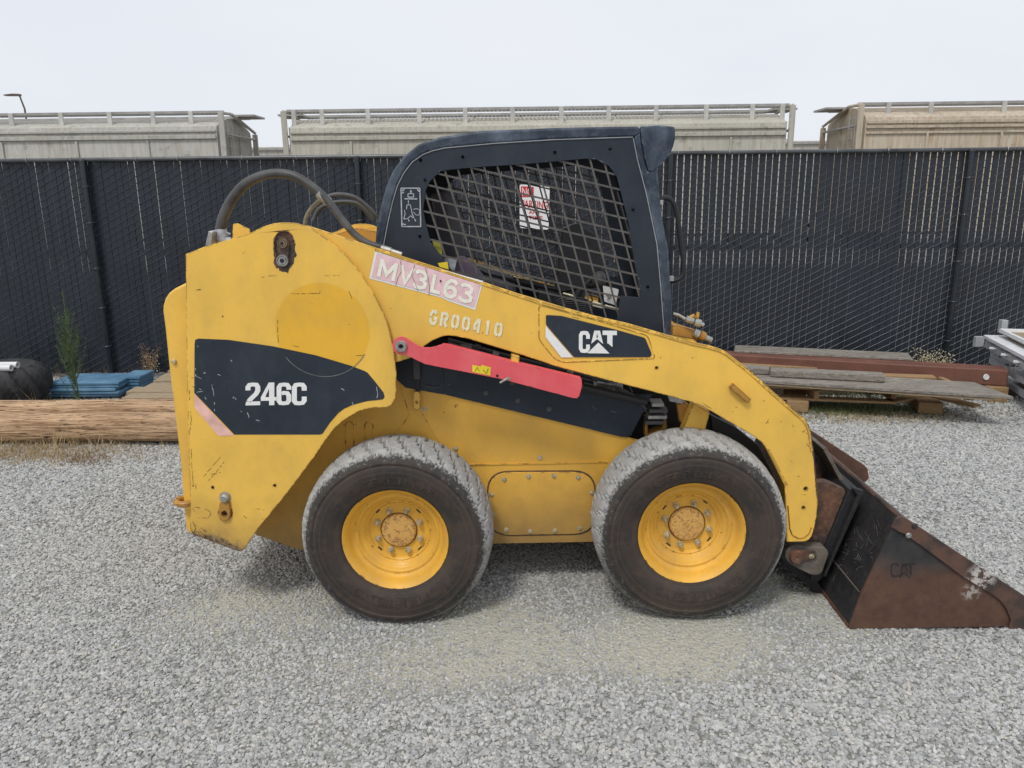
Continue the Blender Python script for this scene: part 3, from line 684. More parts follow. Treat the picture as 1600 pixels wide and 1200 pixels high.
# ---- rear body, door, bumper
rear = [(292, 441), (272, 451), (263, 458), (257, 467), (254, 477), (253.5, 486), (257, 512), (264, 580), (271, 636), (281, 722), (285, 772), (290, 830), (300, 836), (376, 850), (395, 800), (470, 700), (500, 600), (500, 470), (470, 446)]
YR = .17
G().prism(XZ(rear, YR), YR, 1.676-YR).build('engine_door', M['yellow'], ldr, bev=.012)
q = P(272, 565, YR-.002); g = G(); g.lathe([(0, -.012), (.008, -.012), (.011, -.006), (.012, 0)], 12, (q.x, YR, q.z)); g.build('door_bolt', M['bolt'], ldr)
tl = XZ([(300, 776), (286, 777), (276, 783), (273, 790), (275, 799), (285, 803), (300, 803)], YP+.03); th_ = XZ([(296, 785), (287, 784), (280, 789), (284, 793), (296, 794)], YP+.03)
z_ = sum(b for a, b in tl)/len(tl); x_ = sum(a for a, b in tl)/len(tl)
g = G(); tc_ = [(x_-.0+.045*math.cos(a)-.0, YP+.08+.045*math.sin(a), z_) for a in np.linspace(0, 2*math.pi, 22)]
g.tube([(a+.0, b, c+.004) for a, b, c in tc_], .014, 8, cap=False); g.build('tow_loop', M['yellow_dirty'], ldr)
# hose bracket tab and far top plate
G().prism(XZ([(362, 390), (364, 350), (371, 349), (389, 358), (392, 366), (392, 385)], .28), .28, .288).build('hose_bracket', M['yellow'], ldr, bev=.001)
# ---- chassis
YC = .33
ch_ = [(600, 575), (622, 584), (634, 602), (664, 608), (696, 613), (737, 622), (889, 659), (984, 684), (1040, 700), (1120, 720), (1160, 760), (1150, 830), (1100, 845), (929, 847), (767, 850), (560, 858), (478, 860), (455, 856), (432, 847), (400, 836), (360, 800), (360, 640), (470, 560)]
for mir in (False, True):
    G().prism(XZ(ch_, YC), YC, YC+.012).build('chassis_side', M['yellow_low'], ldr, bev=.003, mir=mir)
bz = XZ([(400, 838), (1150, 845), (1150, 800), (400, 790)], YC)
G().prism(bz, YC+.013, 1.676-YC-.013).build('belly_pan', M['yellow_dirty'], ldr)
# lower fold line, cover plate
sm_ = [(720, 725.5), (845, 723.5), (950, 721), (950, 722.6), (845, 725.1), (720, 727.2)]
G().prism(XZ(sm_, YC-.004), YC-.005, YC).build('fold_ridge', M['yellow_low'], ldr)
low = [(735, 727.5), (950, 723), (950, 845.5), (735, 848.5)]
cov = rounded(XZ([(762, 737.5), (929, 736.5), (930, 833), (765, 836)], YC), .105, 7)
G().prism(cov, YC-.007, YC-.0005).build('oval_cover', M['yellow_low'], ldr, bev=.002)
gk = rounded(XZ([(760, 735.5), (931, 734.5), (932, 835), (763, 838)], YC), .107, 7)
G().prism(gk, YC-.0012, YC-.0003).build('cover_gasket', M['rustmix'], ldr)
def bolt(px, py, Y, parent=ldr, r_=.0085, mat='bolt', name='bolt'):
    q = P(px, py, Y); g = G(); g.lathe([(0, -.009), (r_*.55, -.009), (r_*.72, -.006), (r_*.75, -.002), (r_*1.35, -.002), (r_*1.4, 0)], 10, (q.x, Y, q.z)); return g.build(name, M[mat], parent)
for zx, zy in ((720, 850), (840, 835), (965, 832), (1085, 840), (657, 925), (1152, 915), (663, 1022), (1152, 1015), (730, 1098), (848, 1105), (970, 1102), (1093, 1090)):
    bolt(560+zx/3.158, 480+zy/3.158, YC-.0075)
bolt(844, 715, YC-.001); bolt(664, 639, YC-.001); bolt(712, 701, YC-.001)
def line(name, pts, Y, r_, mat, parent=ldr, n=6): return G().tube([P(a, b, Y) for a, b in pts], r_, n).build(name, mat, parent)
line('fold_ridge', [(640, 640), (640, 648), (622, 673)], YC, .003, M['yellow_low']); line('fold_ridge', [(660, 646), (686, 690)], YC, .003, M['yellow_low']); line('fold_ridge', [(625, 600), (640, 650)], YC, .003, M['yellow_low'])
for dx in (540, 570): line('pressed_channel', [(dx, 700), (dx, 664), (dx+3, 659), (dx+9, 659), (dx+13, 664), (dx+13, 700)], YC, .004, M['yellow_low'])
G().prism(rounded(XZ([(646, 612), (657, 612), (657, 640), (646, 640)], YC-.03), .012), YC-.035, YC-.028, [XZ(arc(651.5, 628, 2.2, 0, 315, 7), YC-.03)]).build('strap_tab', M['yellow'], ldr)
G().box(P(652, 590, YC-.02), (.02, .012, .16)).build('rubber_strap', M['black'], ldr)

# ---- black guard under the arm + dark machinery
gd = [(612, 545), (640, 548), (760, 573), (900, 612), (1019, 617), (986, 681), (972, 683), (696, 617), (634, 606), (616, 590)]
G().prism(XZ(gd, .318), .318, .326).build('side_guard', M['navy'], ldr, bev=.002)
for a, b in ((759, 614), (809, 626), (858, 639), (800, 598)): bolt(a, b, .317, mat='mesh')
for mir in (False, True):
    G().prism(XZ([(600, 500), (1010, 560), (1035, 660), (980, 720), (620, 640)], .46), .45, .46).build('inner_wall', M['dark'], ldr, mir=mir)
a, b = P(650, 545, .24), P(1010, 628, .24)
G().cyl(a, a+(b-a)*.72, .035).cyl(a+(b-a)*.72, b, .018).build('lift_cylinder', M['black'], ldr)
for t in range(4):
    line('hydraulic_hose', [(700, 530+t*6), (780, 552+t*7), (860, 572+t*6), (950, 596+t*7), (1010, 630+t*5)], .36+.02*t, .008, M['hose'])
G().box(P(728, 545, .3), (.05, .05, .035)).build('valve_block', M['metal'], ldr); G().box(P(952, 603, .34), (.12, .02, .03)).build('pipe_clamp', M['metal'], ldr)
line('wire_guard', [(958, 606), (975, 622), (988, 612), (980, 598), (962, 596)], .3, .004, M['mesh'])
line('hose_loop', [(688, 573), (692, 590), (690, 604), (680, 606), (664, 603)], .312, .0035, M['hose'])
G().box(P(651, 575, .30), (.03, .02, .10)).build('support_strut', M['greyplastic'], ldr, bev=.003)
for i, (a, b) in enumerate(((742, 541), (770, 552), (846, 568), (886, 580), (925, 590))): G().cyl(P(a, b, .27), P(a+9, b+3, .27), .013, 8).build('hose_fitting', M['metal'] if i % 2 else M['greyplastic'], ldr)
line('hydraulic_hose', [(905, 600), (930, 612), (960, 606), (990, 618), (1010, 640)], .31, .007, M['hose'])
G().prism(XZ([(928, 596), (973, 604), (973, 612), (928, 606)], .33), .33, .36).build('valve_plate', M['greylabel'], ldr, bev=.002)
scratches('guard_scuffs', [[(700, 600), (706, 602)], [(760, 592), (764, 595)], [(925, 634), (932, 641)], [(955, 642), (963, 645)]], .3165, M['scuff'], .5)
# front frame pieces seen between arm and tyre
G().prism(XZ([(1082, 628), (1108, 642), (1098, 680), (1064, 672)], .26), .24, .30).build('cylinder_strut', M['yellow'], ldr, bev=.004)
G().prism(XZ([(1058, 632), (1070, 628), (1078, 634), (1070, 662), (1062, 660)], .30), .30, .34).build('strut_lug', M['yellow_dirty'], ldr, bev=.004)
G().prism(XZ([(1042, 614), (1068, 622), (1066, 630), (1046, 626)], .3), .29, .31).build('arm_label', M['greylabel'], ldr)
for i, (a, b, c, d) in enumerate(((1016, 625, 1035, 633), (1012, 634, 1041, 643), (1010, 644, 1040, 652), (1006, 653, 1036, 660))):
    G().box(P((a+c)/2, (b+d)/2, .33), ((c-a)/355, .09, .016)).build('spring_plate', M['metal'] if i % 2 == 0 else M['greyplastic'], ldr, bev=.002)
G().prism(XZ([(1007, 652), (1040, 650), (1042, 668), (1030, 682), (1007, 682)], .35), .34, .40, [XZ([(1012, 657), (1035, 656), (1035, 668), (1012, 676)], .35)]).build('frame_bracket', M['yellow_dirty'], ldr, bev=.002)
tg = [(1110, 648), (1150, 668), (1185, 696), (1205, 735), (1222, 790), (1226, 850), (1180, 850), (1120, 720)]
for mir in (False, True): G().prism(XZ(tg, .32), .32, .36).build('wheel_guard', M['black'], ldr, bev=.003, mir=mir)
G().prism(XZ([(1040, 612), (1100, 625), (1135, 662), (1180, 700), (1180, 760), (1030, 700)], .46), .44, 1.2).build('front_frame', M['dark'], ldr)

# ---- lift arms
YA = .125
arm = [(448, 400), (455, 354), (479, 352), (587, 387), (624, 399), (762, 443), (843, 470), (931, 494), (980, 505), (1035, 521), (1080, 534), (1108, 540), (1125, 545), (1135, 550), (1144, 557), (1170, 577), (1205, 609), (1245, 644), (1256, 653), (1263, 663), (1267, 675), (1271, 705), (1275, 760), (1278, 785), (1276, 807), (1272, 826), (1268, 838), (1263, 844), (1256, 846.5), (1229, 847),
       (1228, 800), (1226, 759), (1197, 701), (1192, 693), (1184, 686), (1170, 677), (1110, 642), (1098, 635), (1085, 629.5), (1065, 624), (1012, 610), (980, 602), (877, 575), (813, 554), (750, 535), (730, 529), (712, 525.5), (700, 524.5), (690, 526), (676, 532), (664, 540), (655, 552), (640, 560), (620, 566), (560, 560), (480, 460)]
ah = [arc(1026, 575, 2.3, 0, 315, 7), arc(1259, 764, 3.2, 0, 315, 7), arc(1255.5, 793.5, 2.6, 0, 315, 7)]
for mir in (False, True):
    ap = [(a, b-(.07 if mir else 0)) for a, b in XZ(arm, YA)]
    G().prism(ap, YA, YA+.012, [XZ(h_, YA) for h_ in ah]).build('lift_arm', M['yellow'], ldr, bev=.004, mir=mir)
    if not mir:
        for h_ in ah: G().sheet(XZ([(a+(a-h_[0][0])*.0, b) for a, b in h_], YA+.010), YA+.010).build('bore', M['dark'], ldr, smooth=False)  # arm holes: recess shade painted as dark discs over the box face
    # box section behind the face plate
    inn = XZ([(500, 372), (587, 394), (762, 450), (931, 501), (1080, 541), (1122, 552), (1165, 584), (1240, 651), (1258, 675), (1268, 785), (1258, 836), (1236, 838), (1233, 760), (1204, 702), (1170, 668), (1112, 634), (1060, 616), (877, 567), (750, 527), (700, 517), (640, 545), (560, 540)], YA); inn = [(a, b-(.07 if mir else 0)) for a, b in inn]
    G().prism(inn, YA+.0125, YA+.13).build('arm_box', M['yellow'], ldr, bev=.004, mir=mir)
# top lip of the arm
tp = arm[3:22]
def off(pts, d, s=1):
    o_ = []
    for i, q in enumerate(pts):
        a = Vector(pts[max(i-1, 0)]); b = Vector(pts[min(i+1, len(pts)-1)]); t = (b-a).normalized(); o_.append((q[0]-t.y*d*s, q[1]+t.x*d*s))
    return o_
lip = off(tp, 1.2)+list(reversed(off(tp, 5)))
G().prism(XZ(lip, YA), YA-.004, YA-.0003).build('arm_edge_strip', M['yellow'], ldr, bev=.0015)
dp = arm[31:36]
G().prism(XZ([(1199, 702), (1228, 757), (1231, 757), (1202, 701)], YA), YA-.004, YA-.0003).build('arm_edge_strip', M['yellow'], ldr)
gp = [(1231, 790), (1234, 826), (1238, 836), (1247, 841), (1256, 840), (1264, 834), (1268, 824)]
line('weld_bead', gp, YA-.001, .003, M['yellow_dirty']); line('weld_bead', [(1278, 785), (1274, 745), (1270, 700), (1262, 662)], YA+.002, .003, M['rustmix'])
tb = P(1156, 614, YA-.012); ang = -math.atan2(24, 29)
mt = Matrix.Rotation(R(41), 3, 'Y')
G().box(tb, (.105, .024, .024), mt).build('tie_down_bar', M['yellow_dirty'], ldr, bev=.004)
scratches('paint_scratches', [[(1081, 558), (1084, 562)], [(1196, 657), (1202, 661)], [(1197, 662), (1202, 655)], [(1218, 657), (1222, 660)], [(1238, 664), (1241, 668)], [(1250, 672), (1262, 678)], [(1252, 680), (1258, 672)], [(1258, 690), (1264, 698)], [(1236, 720), (1238, 722)], [(1245, 744), (1250, 745)], [(1240, 747), (1243, 748)], [(1145, 635), (1152, 637)], [(1255, 773), (1263, 773)], [(1098, 629), (1105, 635), (1112, 639)], [(1030, 556), (1033, 560)], [(1190, 627), (1195, 626)],
   [(1166, 575), (1180, 586), (1196, 601), (1212, 615)], [(1228, 629), (1240, 640), (1254, 652)], [(1264, 668), (1268, 690), (1270, 712)], [(1273, 740), (1275, 765), (1276, 790)], [(890, 494), (905, 498)], [(1010, 517), (1040, 525), (1075, 534)]], YA-.0008, M['scr'])
# CAT plate
rp_ = rounded([(842, 476), (931, 500), (1012, 524), (1024, 560), (880, 566), (866, 560), (842, 530)], 6)
line('plate_outline', rp_+[rp_[0]], YA, .0028, M['yellow'])
cat = rounded([(853, 492), (877, 493.5), (962, 515), (1008, 528), (1018.5, 553), (1016, 558), (897, 558), (853, 507)], 3)
cd_ = stripe('arm_decal', M['decal'], cat, YA-.0045)
stripe('decal_stripe', M['white'], [(852.5, 509), (895.5, 558.5), (877, 558.5), (852.5, 527)], YA-.0045)
g = G(); glyph(g, 'C', (904.5, 551.5), (34, 0), (0, -34.5), YA-.006)
glyph(g, 'A', (922, 551), (33, .4), (0, -34.5), YA-.006); glyph(g, 'T', (941.5, 551), (43, .6), (0, -34.5), YA-.006); glyph(g, 'V', (924, 552), (33, .4), (0, -34), YA-.0063)
g.build('arm_emblem', M['white'], cd_, smooth=False)
# pink number plate and stencil
YT = YA-.0015
pk = stripe('number_plate_edge', M['white'], [(586, 392.5), (755, 439), (742.5, 484.5), (700, 470), (690, 465), (640, 452), (577, 435)], YT)
stripe('number_plate', M['pinkd'], [(589, 395.5), (752, 441), (740.5, 480.5), (700, 467), (690, 462.5), (640, 449), (580.5, 433)], YT-.0015)
gch = G(); x_ = 0
def tl_(f, h): return Vector((588.5, 431.5))+Vector((149, 44))*f+Vector((6, -27.5))*h
def between(g, txt, f0, f1, Y, bold, ff, lo=0, hi=1):
    v, f = text_mesh(txt, bold); g.add([P(*ff(f0+(f1-f0)*a, lo+(hi-lo)*b), Y) for a, b in v], f)
NG = {'M': [[(.10, 0), (.10, 1)], [(.10, .98), (.5, .25), (.9, .98)], [(.90, 0), (.90, 1)]], 'V': [[(.08, 1), (.5, .06), (.92, 1)]],
      '3': [[(.08, .80), (.25, .93), (.6, .94), (.85, .80), (.84, .62), (.62, .53), (.42, .52)], [(.42, .53), (.7, .49), (.91, .34), (.88, .16), (.6, .06), (.3, .06), (.07, .22)]],
      'L': [[(.12, 1), (.12, .0)], [(.0, .09), (1, .09)]],
      '6': [[(.90, .80), (.72, .94), (.4, .94), (.16, .74), (.10, .45), (.14, .20), (.38, .06), (.66, .06), (.89, .22), (.89, .42), (.68, .57), (.40, .56), (.18, .42)]]}
for ch, f0, f1 in (('M', 0, .19), ('V', .215, .365), ('3', .37, .51), ('L', .56, .66), ('6', .69, .825), ('3', .845, .99)):
    wpx = (f1-f0)*155; 
    for si, st in enumerate(NG[ch]):
        Lf, Rt = ribbon([(a*wpx, b*28) for a, b in st], 5.5); k_ = len(Lf); v = []
        for a in Lf+Rt: v.append(P(*tl_(f0+(f1-f0)*a.x/wpx, a.y/28), YT-.0035-.0002*si))
        gch.add(v, [(q, q+1, k_+q+1, k_+q) for q in range(k_-1)])
gch.build('number_lettering', M['cream'], pk, smooth=False)
for cr_ in ([(626, 407), (627, 424), (622, 433), (618, 446)], [(648, 413), (643, 430), (649, 443), (653, 455)], [(665, 418), (668, 432), (671, 448), (670, 462)]):
    line('plate_crack', cr_, YT-.0038, .0009, M['rustmix'], n=4)
bolt(688.5, 439, YT-.003, mat='black', r_=.003)
# stencil lettering as separate strokes with bridges
STn = {'G': [[(.8, .78), (.65, .93), (.35, .93), (.12, .72), (.12, .55)], [(.12, .45), (.12, .28), (.35, .07), (.65, .07), (.85, .25), (.85, .45), (.55, .45)]],
       'R': [[(.15, 0), (.15, 1)], [(.3, .93), (.65, .93), (.82, .78), (.82, .62), (.65, .48), (.38, .48)], [(.5, .40), (.85, 0)]],
       '0': [[(.42, .95), (.18, .78), (.14, .5), (.18, .22), (.42, .05)], [(.58, .95), (.82, .78), (.86, .5), (.82, .22), (.58, .05)]],
       '4': [[(.6, .97), (.15, .38)], [(.1, .28), (.55, .28)], [(.75, 0), (.75, 1)]],
       '1': [[(.5, 0), (.5, 1)], [(.3, .78), (.42, .86)]]}
g = G(); bl = Vector((670, 506)); rx = Vector((118, 22)); uy = Vector((3, -22))
for i, ch in enumerate('GR00410'):
    for st in STn[ch]:
        Lf, Rt = ribbon([(a*.72, b) for a, b in st], .24); k_ = len(Lf); v = []
        for a in Lf+Rt:
            q = bl+rx*((i+a.x)/7)+uy*a.y; v.append(P(q.x, q.y, YT-.001-.0002*len(g.v)/40))
        g.add(v, [(j, j+1, k_+j+1, k_+j) for j in range(k_-1)])
g.build('stencil_number', M['stencil'], ldr, smooth=False)
# ---- red lift arm brace
YB = .075
red = arc(627, 540, 14, 80, 285, 12); red = [(627+14*math.cos(R(a)), 540+14*math.sin(R(a))) for a in range(75, 300, 14)]
red = red+[(642, 533), (652, 539.5), (662, 543), (674, 543), (683, 540.5), (690, 538.3), (702, 540), (813, 568.5), (903, 590), (909, 593), (909.5, 603), (905, 619), (901, 622.5), (895, 622), (782, 592), (664, 569), (640, 557.5)]
br = G().prism(XZ(red, YB), YB, YB+.008, [XZ(arc(627, 541, 4.2, 0, 330, 11), YB)]).build('arm_brace', M['red'], ldr, bev=.003)
rf = XZ([(690, 539), (702, 540.5), (813, 569), (908, 592)], YB); rf2 = XZ([(908, 596), (813, 573), (702, 544.5), (690, 543)], YB)
G().prism(rf+rf2, YB+.008, YB+.048).build('brace_flange', M['red'], br, bev=.002)
q = P(627, 541, YB); g = G(); g.lathe([(.008, -.004), (.012, -.012), (.022, -.012), (.026, -.004), (.026, .05)], 22, (q.x, YB, q.z)); g.build('brace_bushing', M['metal'], br)
g = G(); g.lathe([(0, .002), (.012, .002)], 16, (q.x, YB, q.z)); g.build('brace_bore', M['dark'], br)
stripe('warning_label', M['yl'], [(738, 570), (752, 573), (752, 570), (767, 574), (766, 587), (738, 581)], YB-.0015, br)
line('label_mark', [(742, 580), (746, 574), (749, 580)], YB-.002, .0012, M['black'], br, 4); line('label_mark', [(755, 578), (760, 584), (763, 576)], YB-.002, .0012, M['black'], br, 4)
line('pull_pin', [(781, 598), (788, 594), (795, 590)], YB-.008, .005, M['metal'], br, 8); bolt(777, 587, YB-.0005, br, .004, 'black'); bolt(795, 591.5, YB-.001, br, .006)
G().prism(XZ([(799, 551), (812, 555), (811, 567), (797, 566)], YA+.02), YB+.02, YA+.05).build('brace_stop', M['yellow'], ldr, bev=.003)

# ---- wheels
def make_wheel(name='wheel'):
    prof = [(.2235, .034), (.226, .030), (.221, .034), (.212, .046), (.203, .060), (.200, .074), (.193, .086), (.184, .090), (.176, .086), (.171, .088), (.166, .100), (.160, .108), (.153, .110), (.147, .120), (.141, .126), (.136, .124), (.131, .128), (.127, .136), (.122, .137), (.078, .137), (.078, .26), (.2, .26), (.218, .27)]
    g = G(); g.lathe(prof, 72); rim = g.build(name, M['rim'], origin=(0, 0, 0), ang=50)
    # tyre
    g = G(); NL = 33; sub = 14; n = NL*sub; half = [(.222, .040), (.232, .022), (.255, .008), (.290, .000), (.325, .002), (.343, .007), (.347, .0045), (.353, .0045), (.357, .009), (.372, .016), (.384, .026), (.393, .037), (.401, .052), (.4055, .072), (.409, .10), (.411, .13)]
    prof = half+[(r_, .30-y) for r_, y in reversed(half)]; k_ = len(prof); v = []
    for i in range(n):
        q = 2*math.pi*i/n
        for j, (r_, y) in enumerate(prof):
            if r_ > .383:
                ph = (i/sub+abs(y-.15)*7.5+.10*math.sin(y*70)) % 1.0
                dpt = .017 if ph < .16 else 0
                wob = .0025*noise.noise(Vector((math.cos(q)*9, math.sin(q)*9, y*30)))
                if .140 < y < .160: dpt = max(dpt, .010)
                r_ = r_-dpt*min(1, (r_-.383)/.014)+wob
            v.append((r_*math.cos(q), y, r_*math.sin(q)))
    f = [(i*k_+j, ((i+1) % n)*k_+j, ((i+1) % n)*k_+j+1, i*k_+j+1) for i in range(n) for j in range(k_-1)]
    g.add(v, f); ty = g.build('tyre', M['tyre'], origin=(0, 0, 0), ang=28, fixn=False); ty.parent = rim
    # raised lettering
    g = G()
    for a0, flip in ((90, 1), (270, -1)):
        g = G(); word = 'CATERPILLAR'; st = 7.2
        for i, ch in enumerate(word):
            ang_ = a0+flip*((len(word)-1)/2-i)*st
            v_, f_ = text_mesh(ch, .03); wch = .030*(.35 if ch == 'I' else 1)
            for yo in (0,):
                out_ = []
                for a, b in v_:
                    tt = (a-.5)*wch; rr_ = .262+b*.036 if flip > 0 else .298-b*.036
                    th_ = R(ang_)-flip*tt/.28; yy = .0035-.012*((.298-rr_)/.036)*0 
                    ysur = np.interp(rr_, [.255, .290, .325], [.008, .0, .002])
                    out_.append((rr_*math.cos(th_), ysur-.0022, rr_*math.sin(th_)))
                g.add(out_, f_)
        le = g.build('tyre_lettering', M['letter'], origin=(0, 0, 0), smooth=False, fixn=False); le.parent = rim
    g = G(); g.lathe([(0, .116), (.004, .113), (.006, .118), (.060, .118), (.070, .121), (.0755, .128), (.0765, .137)], 40); hb = g.build('hub_cap', M['hub'], origin=(0, 0, 0)); hb.parent = rim
    g = G(); g.tube([(.0785*math.cos(a), .136, .0785*math.sin(a)) for a in np.linspace(0, 2*math.pi, 41)], .0022, 5); hr = g.build('hub_ring', M['rustmix'], origin=(0, 0, 0)); hr.parent = rim
    for i in range(8):
        a = R(22.5+45*i); c = (.099*math.cos(a), 0, .099*math.sin(a))
        g = G(); g.lathe([(.005, .112), (.007, .110), (.010, .113), (.0115, .118), (.0115, .128), (.015, .130), (.015, .137)], 6, c); g.lathe([(0, .107), (.005, .107), (.0055, .12)], 8, c)
        nu = g.build('wheel_nut', M['bolt'], origin=(0, 0, 0)); nu.parent = rim
        a += R(22.5); c = (.124*math.cos(a), .136, .124*math.sin(a))
        if i % 2 == 0:
            g = G(); g.box(c, (.022, .003, .006), Matrix.Rotation(-a-math.pi/2, 3, 'Y')); sl = g.build('rim_slot', M['dark'], origin=(0, 0, 0)); sl.parent = rim
    return rim
W0 = make_wheel()
for i, (cx, cz, y, rot, mirr, s_) in enumerate(((-.572, .388, .0, 0, 0, 1.025), (.705, .418, -.005, -8, 0, 1.02), (-.572, .388, 1.676, 20, 1, 1.025), (.705, .418, 1.681, 50, 1, 1.02))):
    o = W0 if i == 0 else copy_tree(W0)
    o.parent = ldr; o.location = Vector((cx, y, cz))-wloc[ldr.name]; o.scale = (s_, s_, s_)
    o.rotation_euler = (0, 0, math.pi) if mirr else (0, 0, 0)
    if mirr: pass
    for ch in o.children:
        if ch.name.startswith(('tyre_lettering', 'wheel_nut', 'rim_slot')) and i: ch.rotation_euler = (0, R(rot), 0)

# ---- cab
YK = .40; YKF = 1.676-YK
cabin = [(596, 420), (600, 382), (607, 345), (614, 315), (621, 291), (631, 271), (644, 254), (661, 242), (677, 236), (695, 232), (770, 225), (864, 219), (989, 215), (995, 247), (1009, 301), (1026, 382), (1032, 450), (1037, 517), (1040, 590), (1000, 600), (860, 560), (640, 500), (596, 470)]
win = [(661, 328), (665, 298), (671, 284), (688, 267.5), (722, 263.5), (762, 260), (813, 257), (864, 252.5), (914, 248), (931, 249), (951, 259), (963, 274), (970, 301), (982, 349), (992, 409), (1002, 457), (1000, 465), (970, 462), (967, 480), (961, 520), (904, 500), (800, 465), (715, 436), (692, 403), (673, 379), (665, 349)]
wn = XZ(win, YK)
rng2 = random.Random(4)
for mir in (False, True):
    side = G().prism(XZ(cabin, YK), YK, YK+.006, [wn]).build('cab_side', M['navy'], ldr, bev=.0015, mir=mir)
    # mesh grille of punched bars turned with the plate
    cxw, czw = P(830, 370, YK).x, P(830, 370, YK).z
    g = G(); wv = [Vector((a, b)) for a, b in wn]
    def clip(p_, d_):
        ts = []
        for i in range(len(wv)):
            a, b = wv[i-1], wv[i]; e = b-a; den = d_.x*e.y-d_.y*e.x
            if abs(den) < 1e-9: continue
            t = ((a.x-p_.x)*e.y-(a.y-p_.y)*e.x)/den; u_ = ((a.x-p_.x)*d_.y-(a.y-p_.y)*d_.x)/den
            if 0 <= u_ < 1: ts.append(t)
        ts.sort(); return [(ts[i], ts[i+1]) for i in range(0, len(ts)-1, 2)]
    c_ = Vector((cxw, czw)); dA = (Vector(XZ([(800, 255)], YK)[0])-Vector(XZ([(862, 470)], YK)[0])).normalized(); dB = (Vector(XZ([(670, 320)], YK)[0])-Vector(XZ([(985, 395)], YK)[0])).normalized()
    for kA, (d_, e_, pitch) in enumerate(((dA, dB, .0640), (dB, dA, .0650))):
        for i in range(-12, 13):
            for t0, t1 in clip(c_+e_*pitch*i, d_):
                p0, p1 = c_+e_*pitch*i+d_*(t0-.006), c_+e_*pitch*i+d_*(t1+.006); nrm = Vector((-d_.y, d_.x))*.0040
                yo = .0003*kA
                g.prism([tuple(p0+nrm), tuple(p1+nrm), tuple(p1-nrm), tuple(p0-nrm)], YK+.0068+yo, YK+.0105+yo)
    g.build('window_grille', M['mesh'], side, mir=mir)
    # rolled roof and rear post tube following the outline
    sil = [(586, 470), (585, 400), (589, 355), (594, 328), (604, 291), (614, 268), (631, 244), (654, 226), (688, 214), (749, 205), (864, 200), (960, 198), (999, 197.5)]
    inn2 = [(1002, 210), (989, 214.5), (864, 218.6), (770, 224.6), (695, 231.6), (677, 235.6), (661, 241.6), (644, 253.6), (631, 270.6), (621, 290.6), (613.6, 315), (606.6, 345), (599.6, 382), (596, 420), (596, 470)]
    G().prism(XZ(sil+inn2, YK+.01), YK-.004, YK+.06).build('cab_frame', M['navy_worn'], ldr, bev=.012, mir=mir)
    line_ = G().tube([P(a, b-.2, YK-.003) for a, b in inn2[1:-1]], .0022, 6).build('seam_bead', M['seamb'], ldr, mir=mir)
    # front post
    fp = [(989.5, 215), (1000, 207), (1004, 240), (1012, 268), (1027, 262), (1030, 300), (1034, 340), (1044, 390), (1048, 450), (1049.5, 520), (1050, 600), (1040, 600), (1037.5, 517), (1032.5, 450), (1026.5, 382), (1009.5, 301), (995.5, 247)]
    G().prism(XZ(fp, YK+.005), YK-.003, YK+.07).build('front_post', M['navy_worn'], ldr, bev=.008, mir=mir)
    G().tube([P(a, b, YK-.003) for a, b in ((989.5, 216), (995.5, 247), (1009.5, 301), (1026.5, 382), (1032.5, 450), (1037.5, 517), (1039, 560))], .0022, 6).build('seam_bead', M['seamb'], ldr, mir=mir)
    # visor cheek
    vz = [(1000, 197.5), (1030, 196), (1054, 198.6), (1054, 217), (1051, 229), (1046, 241), (1038, 252), (1029, 261), (1020, 268), (1012, 268), (1006, 245), (1001, 215)]
    G().prism(XZ(vz, YK+.01), YK-.006, YK+.02).build('visor_cheek', M['navy_worn'], ldr, bev=.005, mir=mir)
    for a, b in ((657, 250), (723, 245), (867, 238), (953, 232), (656, 369), (664, 281), (989, 327), (1012, 448)): bolt(a, b, YK-.001, mat='navy_worn', r_=.005)
roof = XZ([(604, 300), (616, 275), (634, 253), (657, 235), (690, 222.5), (749, 214), (864, 208.5), (1000, 204), (1052, 203), (1052, 208), (1000, 211), (864, 214), (749, 220), (692, 229), (662, 242), (640, 260), (622, 282), (612, 302)], YK+.06)
G().prism(roof, YK+.061, YKF-.061).build('cab_roof', M['navy'], ldr)
rw = XZ([(597, 420), (606, 345), (612, 310), (620, 312), (614, 346), (606, 420), (606, 470), (597, 470)], YK+.06)
G().prism(rw, YK+.061, YK+.14).build('rear_post', M['navy'], ldr); G().prism(rw, YKF-.14, YKF-.061).build('rear_post', M['navy'], ldr)
G().prism(XZ([(590, 395), (600, 395), (640, 560), (590, 560)], YK+.06), YK+.061, YKF-.061).build('rear_panel', M['dark'], ldr)
G().prism(XZ([(588, 392), (610, 400), (612, 420), (586, 440)], YK), YK-.02, YK+.03).build('cab_pivot', M['navy_worn'], ldr, bev=.005)
# cab floor, footwell, seat, controls
G().prism(XZ([(640, 520), (1040, 600), (1045, 640), (640, 560)], YK+.02), YK+.02, YKF-.02).build('cab_floor', M['dark'], ldr)
seat = G().prism(rounded(XZ([(715, 480), (722, 425), (800, 445), (806, 475), (790, 500)], .62), .03), .60, 1.07).build('seat', M['seat'], ldr, bev=.02)
G().prism(rounded(XZ([(695, 440), (672, 300), (692, 296), (722, 430)], .62), .03), .62, 1.05).build('seat_back', M['seat'], ldr, bev=.02)
G().prism(rounded(XZ([(835, 520), (842, 455), (868, 460), (880, 360), (905, 350), (942, 372), (952, 418), (925, 440), (905, 520)], .98), .015), 1.12, 1.24).build('console', M['greyplastic'], ldr, bev=.01)
G().prism(rounded(XZ([(700, 440), (706, 405), (722, 400), (742, 415), (757, 437), (765, 460), (720, 455)], .50), .02), .48, .58).build('armrest', simple('mauve_vinyl', (.12, .09, .13), .6), ldr, bev=.012)
G().prism(XZ([(695, 405), (703, 402), (714, 405), (710, 425), (697, 420)], .46), .45, .47).build('seat_bracket', M['greylabel'], ldr)
